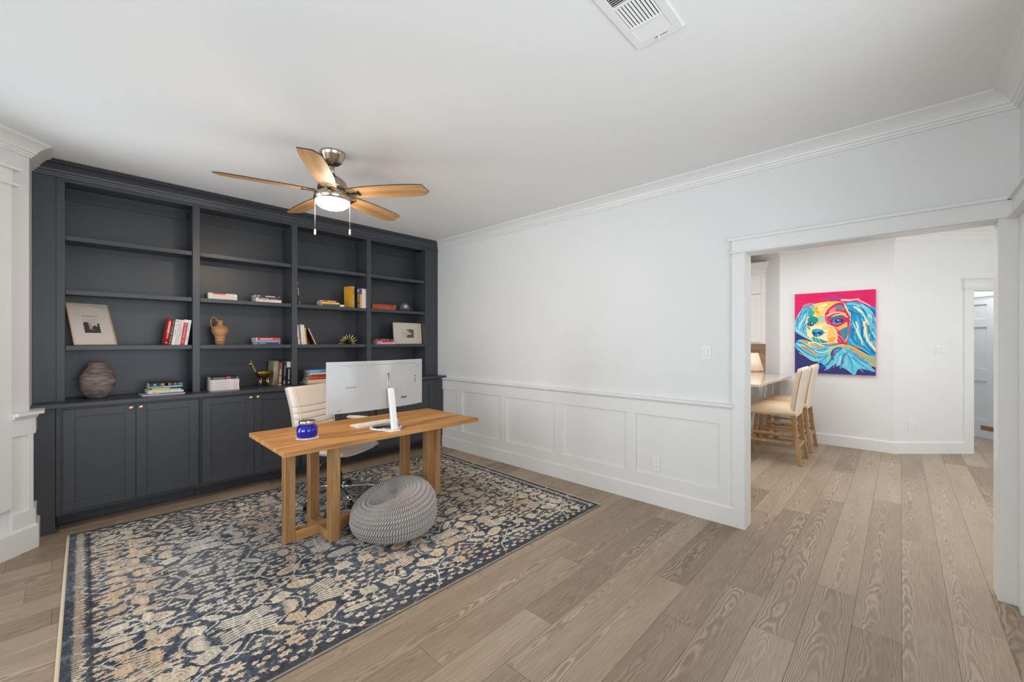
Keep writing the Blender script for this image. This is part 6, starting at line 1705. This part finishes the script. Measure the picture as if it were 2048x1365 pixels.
def make_stool():
    t = thing('bar_stool', 'beige upholstered bar stool nearest the opening, tucked under the peninsula', 'bar stool', (5.842, 1.10, 0), 0, 'beige bar stools at the peninsula')
    xh = 0.20
    for sx in (-1, 1):
        m = MB(); m.add(*taper((sx * (xh + 0.022), -0.278, 0.003), (sx * xh, -0.235, 0.30), (0.036, 0.036), (0.042, 0.042))); m.add(*taper((sx * xh, -0.235, 0.2995), (sx * xh, -0.205, 0.58), (0.042, 0.042), (0.045, 0.05)))
        m.build('leg', STW, t, bevel=0.002)
        m = MB(); m.add(*taper((sx * (xh - 0.004), 0.290, 0.003), (sx * (xh - 0.004), 0.235, 0.545), (0.034, 0.034), (0.046, 0.046))); m.build('leg', STW, t, bevel=0.002)
        MB().obox((sx * (xh + 0.004), 0.01, 0.235), (0, 1, 0), (1, 0, 0), (0, 0, 1), 0.245, 0.009, 0.014).build('side_stretcher', STW, t, bevel=0.001)
        MB().obox((sx * (xh + 0.004), 0.01, 0.33), (0, 1, 0), (1, 0, 0), (0, 0, 1), 0.225, 0.009, 0.012).build('side_stretcher', STW, t, bevel=0.001)
    MB().box(-xh + 0.02, xh - 0.02, -0.262, -0.242, 0.185, 0.222).build('rear_stretcher', STX, t, bevel=0.001)
    MB().box(-xh + 0.015, xh - 0.015, 0.262, 0.282, 0.19, 0.225).build('foot_rail', STX, t, bevel=0.001)
    # seat: crowned cushion with rounded front edge
    secs = []
    for i in range(25):
        u = -1 + 2 * i / 24; e = max(0.05, (1 - abs(u) ** 5) ** 0.5); row = []
        for j in range(22):
            a = 2 * PI * j / 22; c_, s_ = math.cos(a), math.sin(a)
            yy = 0.255 * math.copysign(abs(c_) ** 0.5, c_) + 0.015
            zz = 0.590 + (0.082 if s_ > 0 else 0.045) * math.copysign(abs(s_) ** 0.55, s_) * (e if s_ > 0 else 1) + (-0.02 * max(0, c_) ** 2 if s_ > 0 else 0)
            row.append((u * 0.235, yy, zz))
        secs.append(row)
    vs = []; fs = []; k = 22
    for s_ in secs: vs += s_
    for i in range(24):
        for j in range(k): fs.append((i * k + j, i * k + (j + 1) % k, (i + 1) * k + (j + 1) % k, (i + 1) * k + j))
    fs += [tuple(range(k)), tuple(24 * k + j for j in range(k - 1, -1, -1))]
    MB().add(vs, fs, True).build('seat', LIN_, t)
    # back: curved pad leaning outwards with rolled top
    def back(th0, th1, y_of, hw, m, name, par):
        secs = []; n = 26
        for i in range(n + 1):
            q = i / n; z = 0.545 + q * 0.565; e = min(1.0, math.sqrt(max(0.0004, 1 - max(0, (q - 0.93) / 0.07) ** 2)))
            yc = y_of(q); row = []
            for j in range(20):
                a = 2 * PI * j / 20; row.append((hw * (1 - 0.12 * max(0, (q - .9) / .1) ** 2) * math.copysign(abs(math.cos(a)) ** 0.35, math.cos(a)), yc + (th1 * e if math.sin(a) > 0 else th0 * e) * math.copysign(abs(math.sin(a)) ** 0.6, math.sin(a)), z))
            secs.append(row)
        vs = []; fs = []; k = 20
        for s_ in secs: vs += s_
        for i in range(n):
            for j in range(k): fs.append((i * k + j, i * k + (j + 1) % k, (i + 1) * k + (j + 1) % k, (i + 1) * k + j))
        fs += [tuple(range(k)), tuple(n * k + j for j in range(k - 1, -1, -1))]
        return MB().add(vs, fs, True).build(name, m, par)
    yof = lambda q: -0.208 - 0.055 * q - 0.03 * math.sin(q * PI) * 0 - 0.03 * q * q
    bk_ = back(0.030, 0.048, yof, 0.225, LIN_, 'backrest', t)
    rear = back(0.034, -0.004, yof, 0.2255, LINB, 'back_cover', bk_)
    for sx in (-1, 1):
        pth = [(sx * 0.2262, yof(i / 20) - 0.006, 0.55 + 0.555 * i / 20) for i in range(20)]
        MB().tube(pth, 0.0022, 6).build('welt', mat('dark_welt', (90, 74, 60), 0.8, noise=0.05), bk_)
    return t
st = make_stool()
dup(st, loc=(6.610, 1.10, 0), label='beige upholstered bar stool farther from the opening, beside the painting wall')

# plates on the kitchen walls
plate_on('light_switch', 'single light switch at the left edge of the dog painting', (KX - 0.0002, 1.137, 1.307), (0, -1), None)
p = ang(0.567, 0.0003); plate_on('light_switch', 'double rocker switch on the wall between painting and far doorway', (p[0], p[1], 1.293), (AD.x, AD.y), None, w_=0.115, gang=2)
p = ang(0.208, 0.0003); plate_on('power_outlet', 'white outlet low on the wall right of the dog painting', (p[0], p[1], 0.350), (AD.x, AD.y), None)
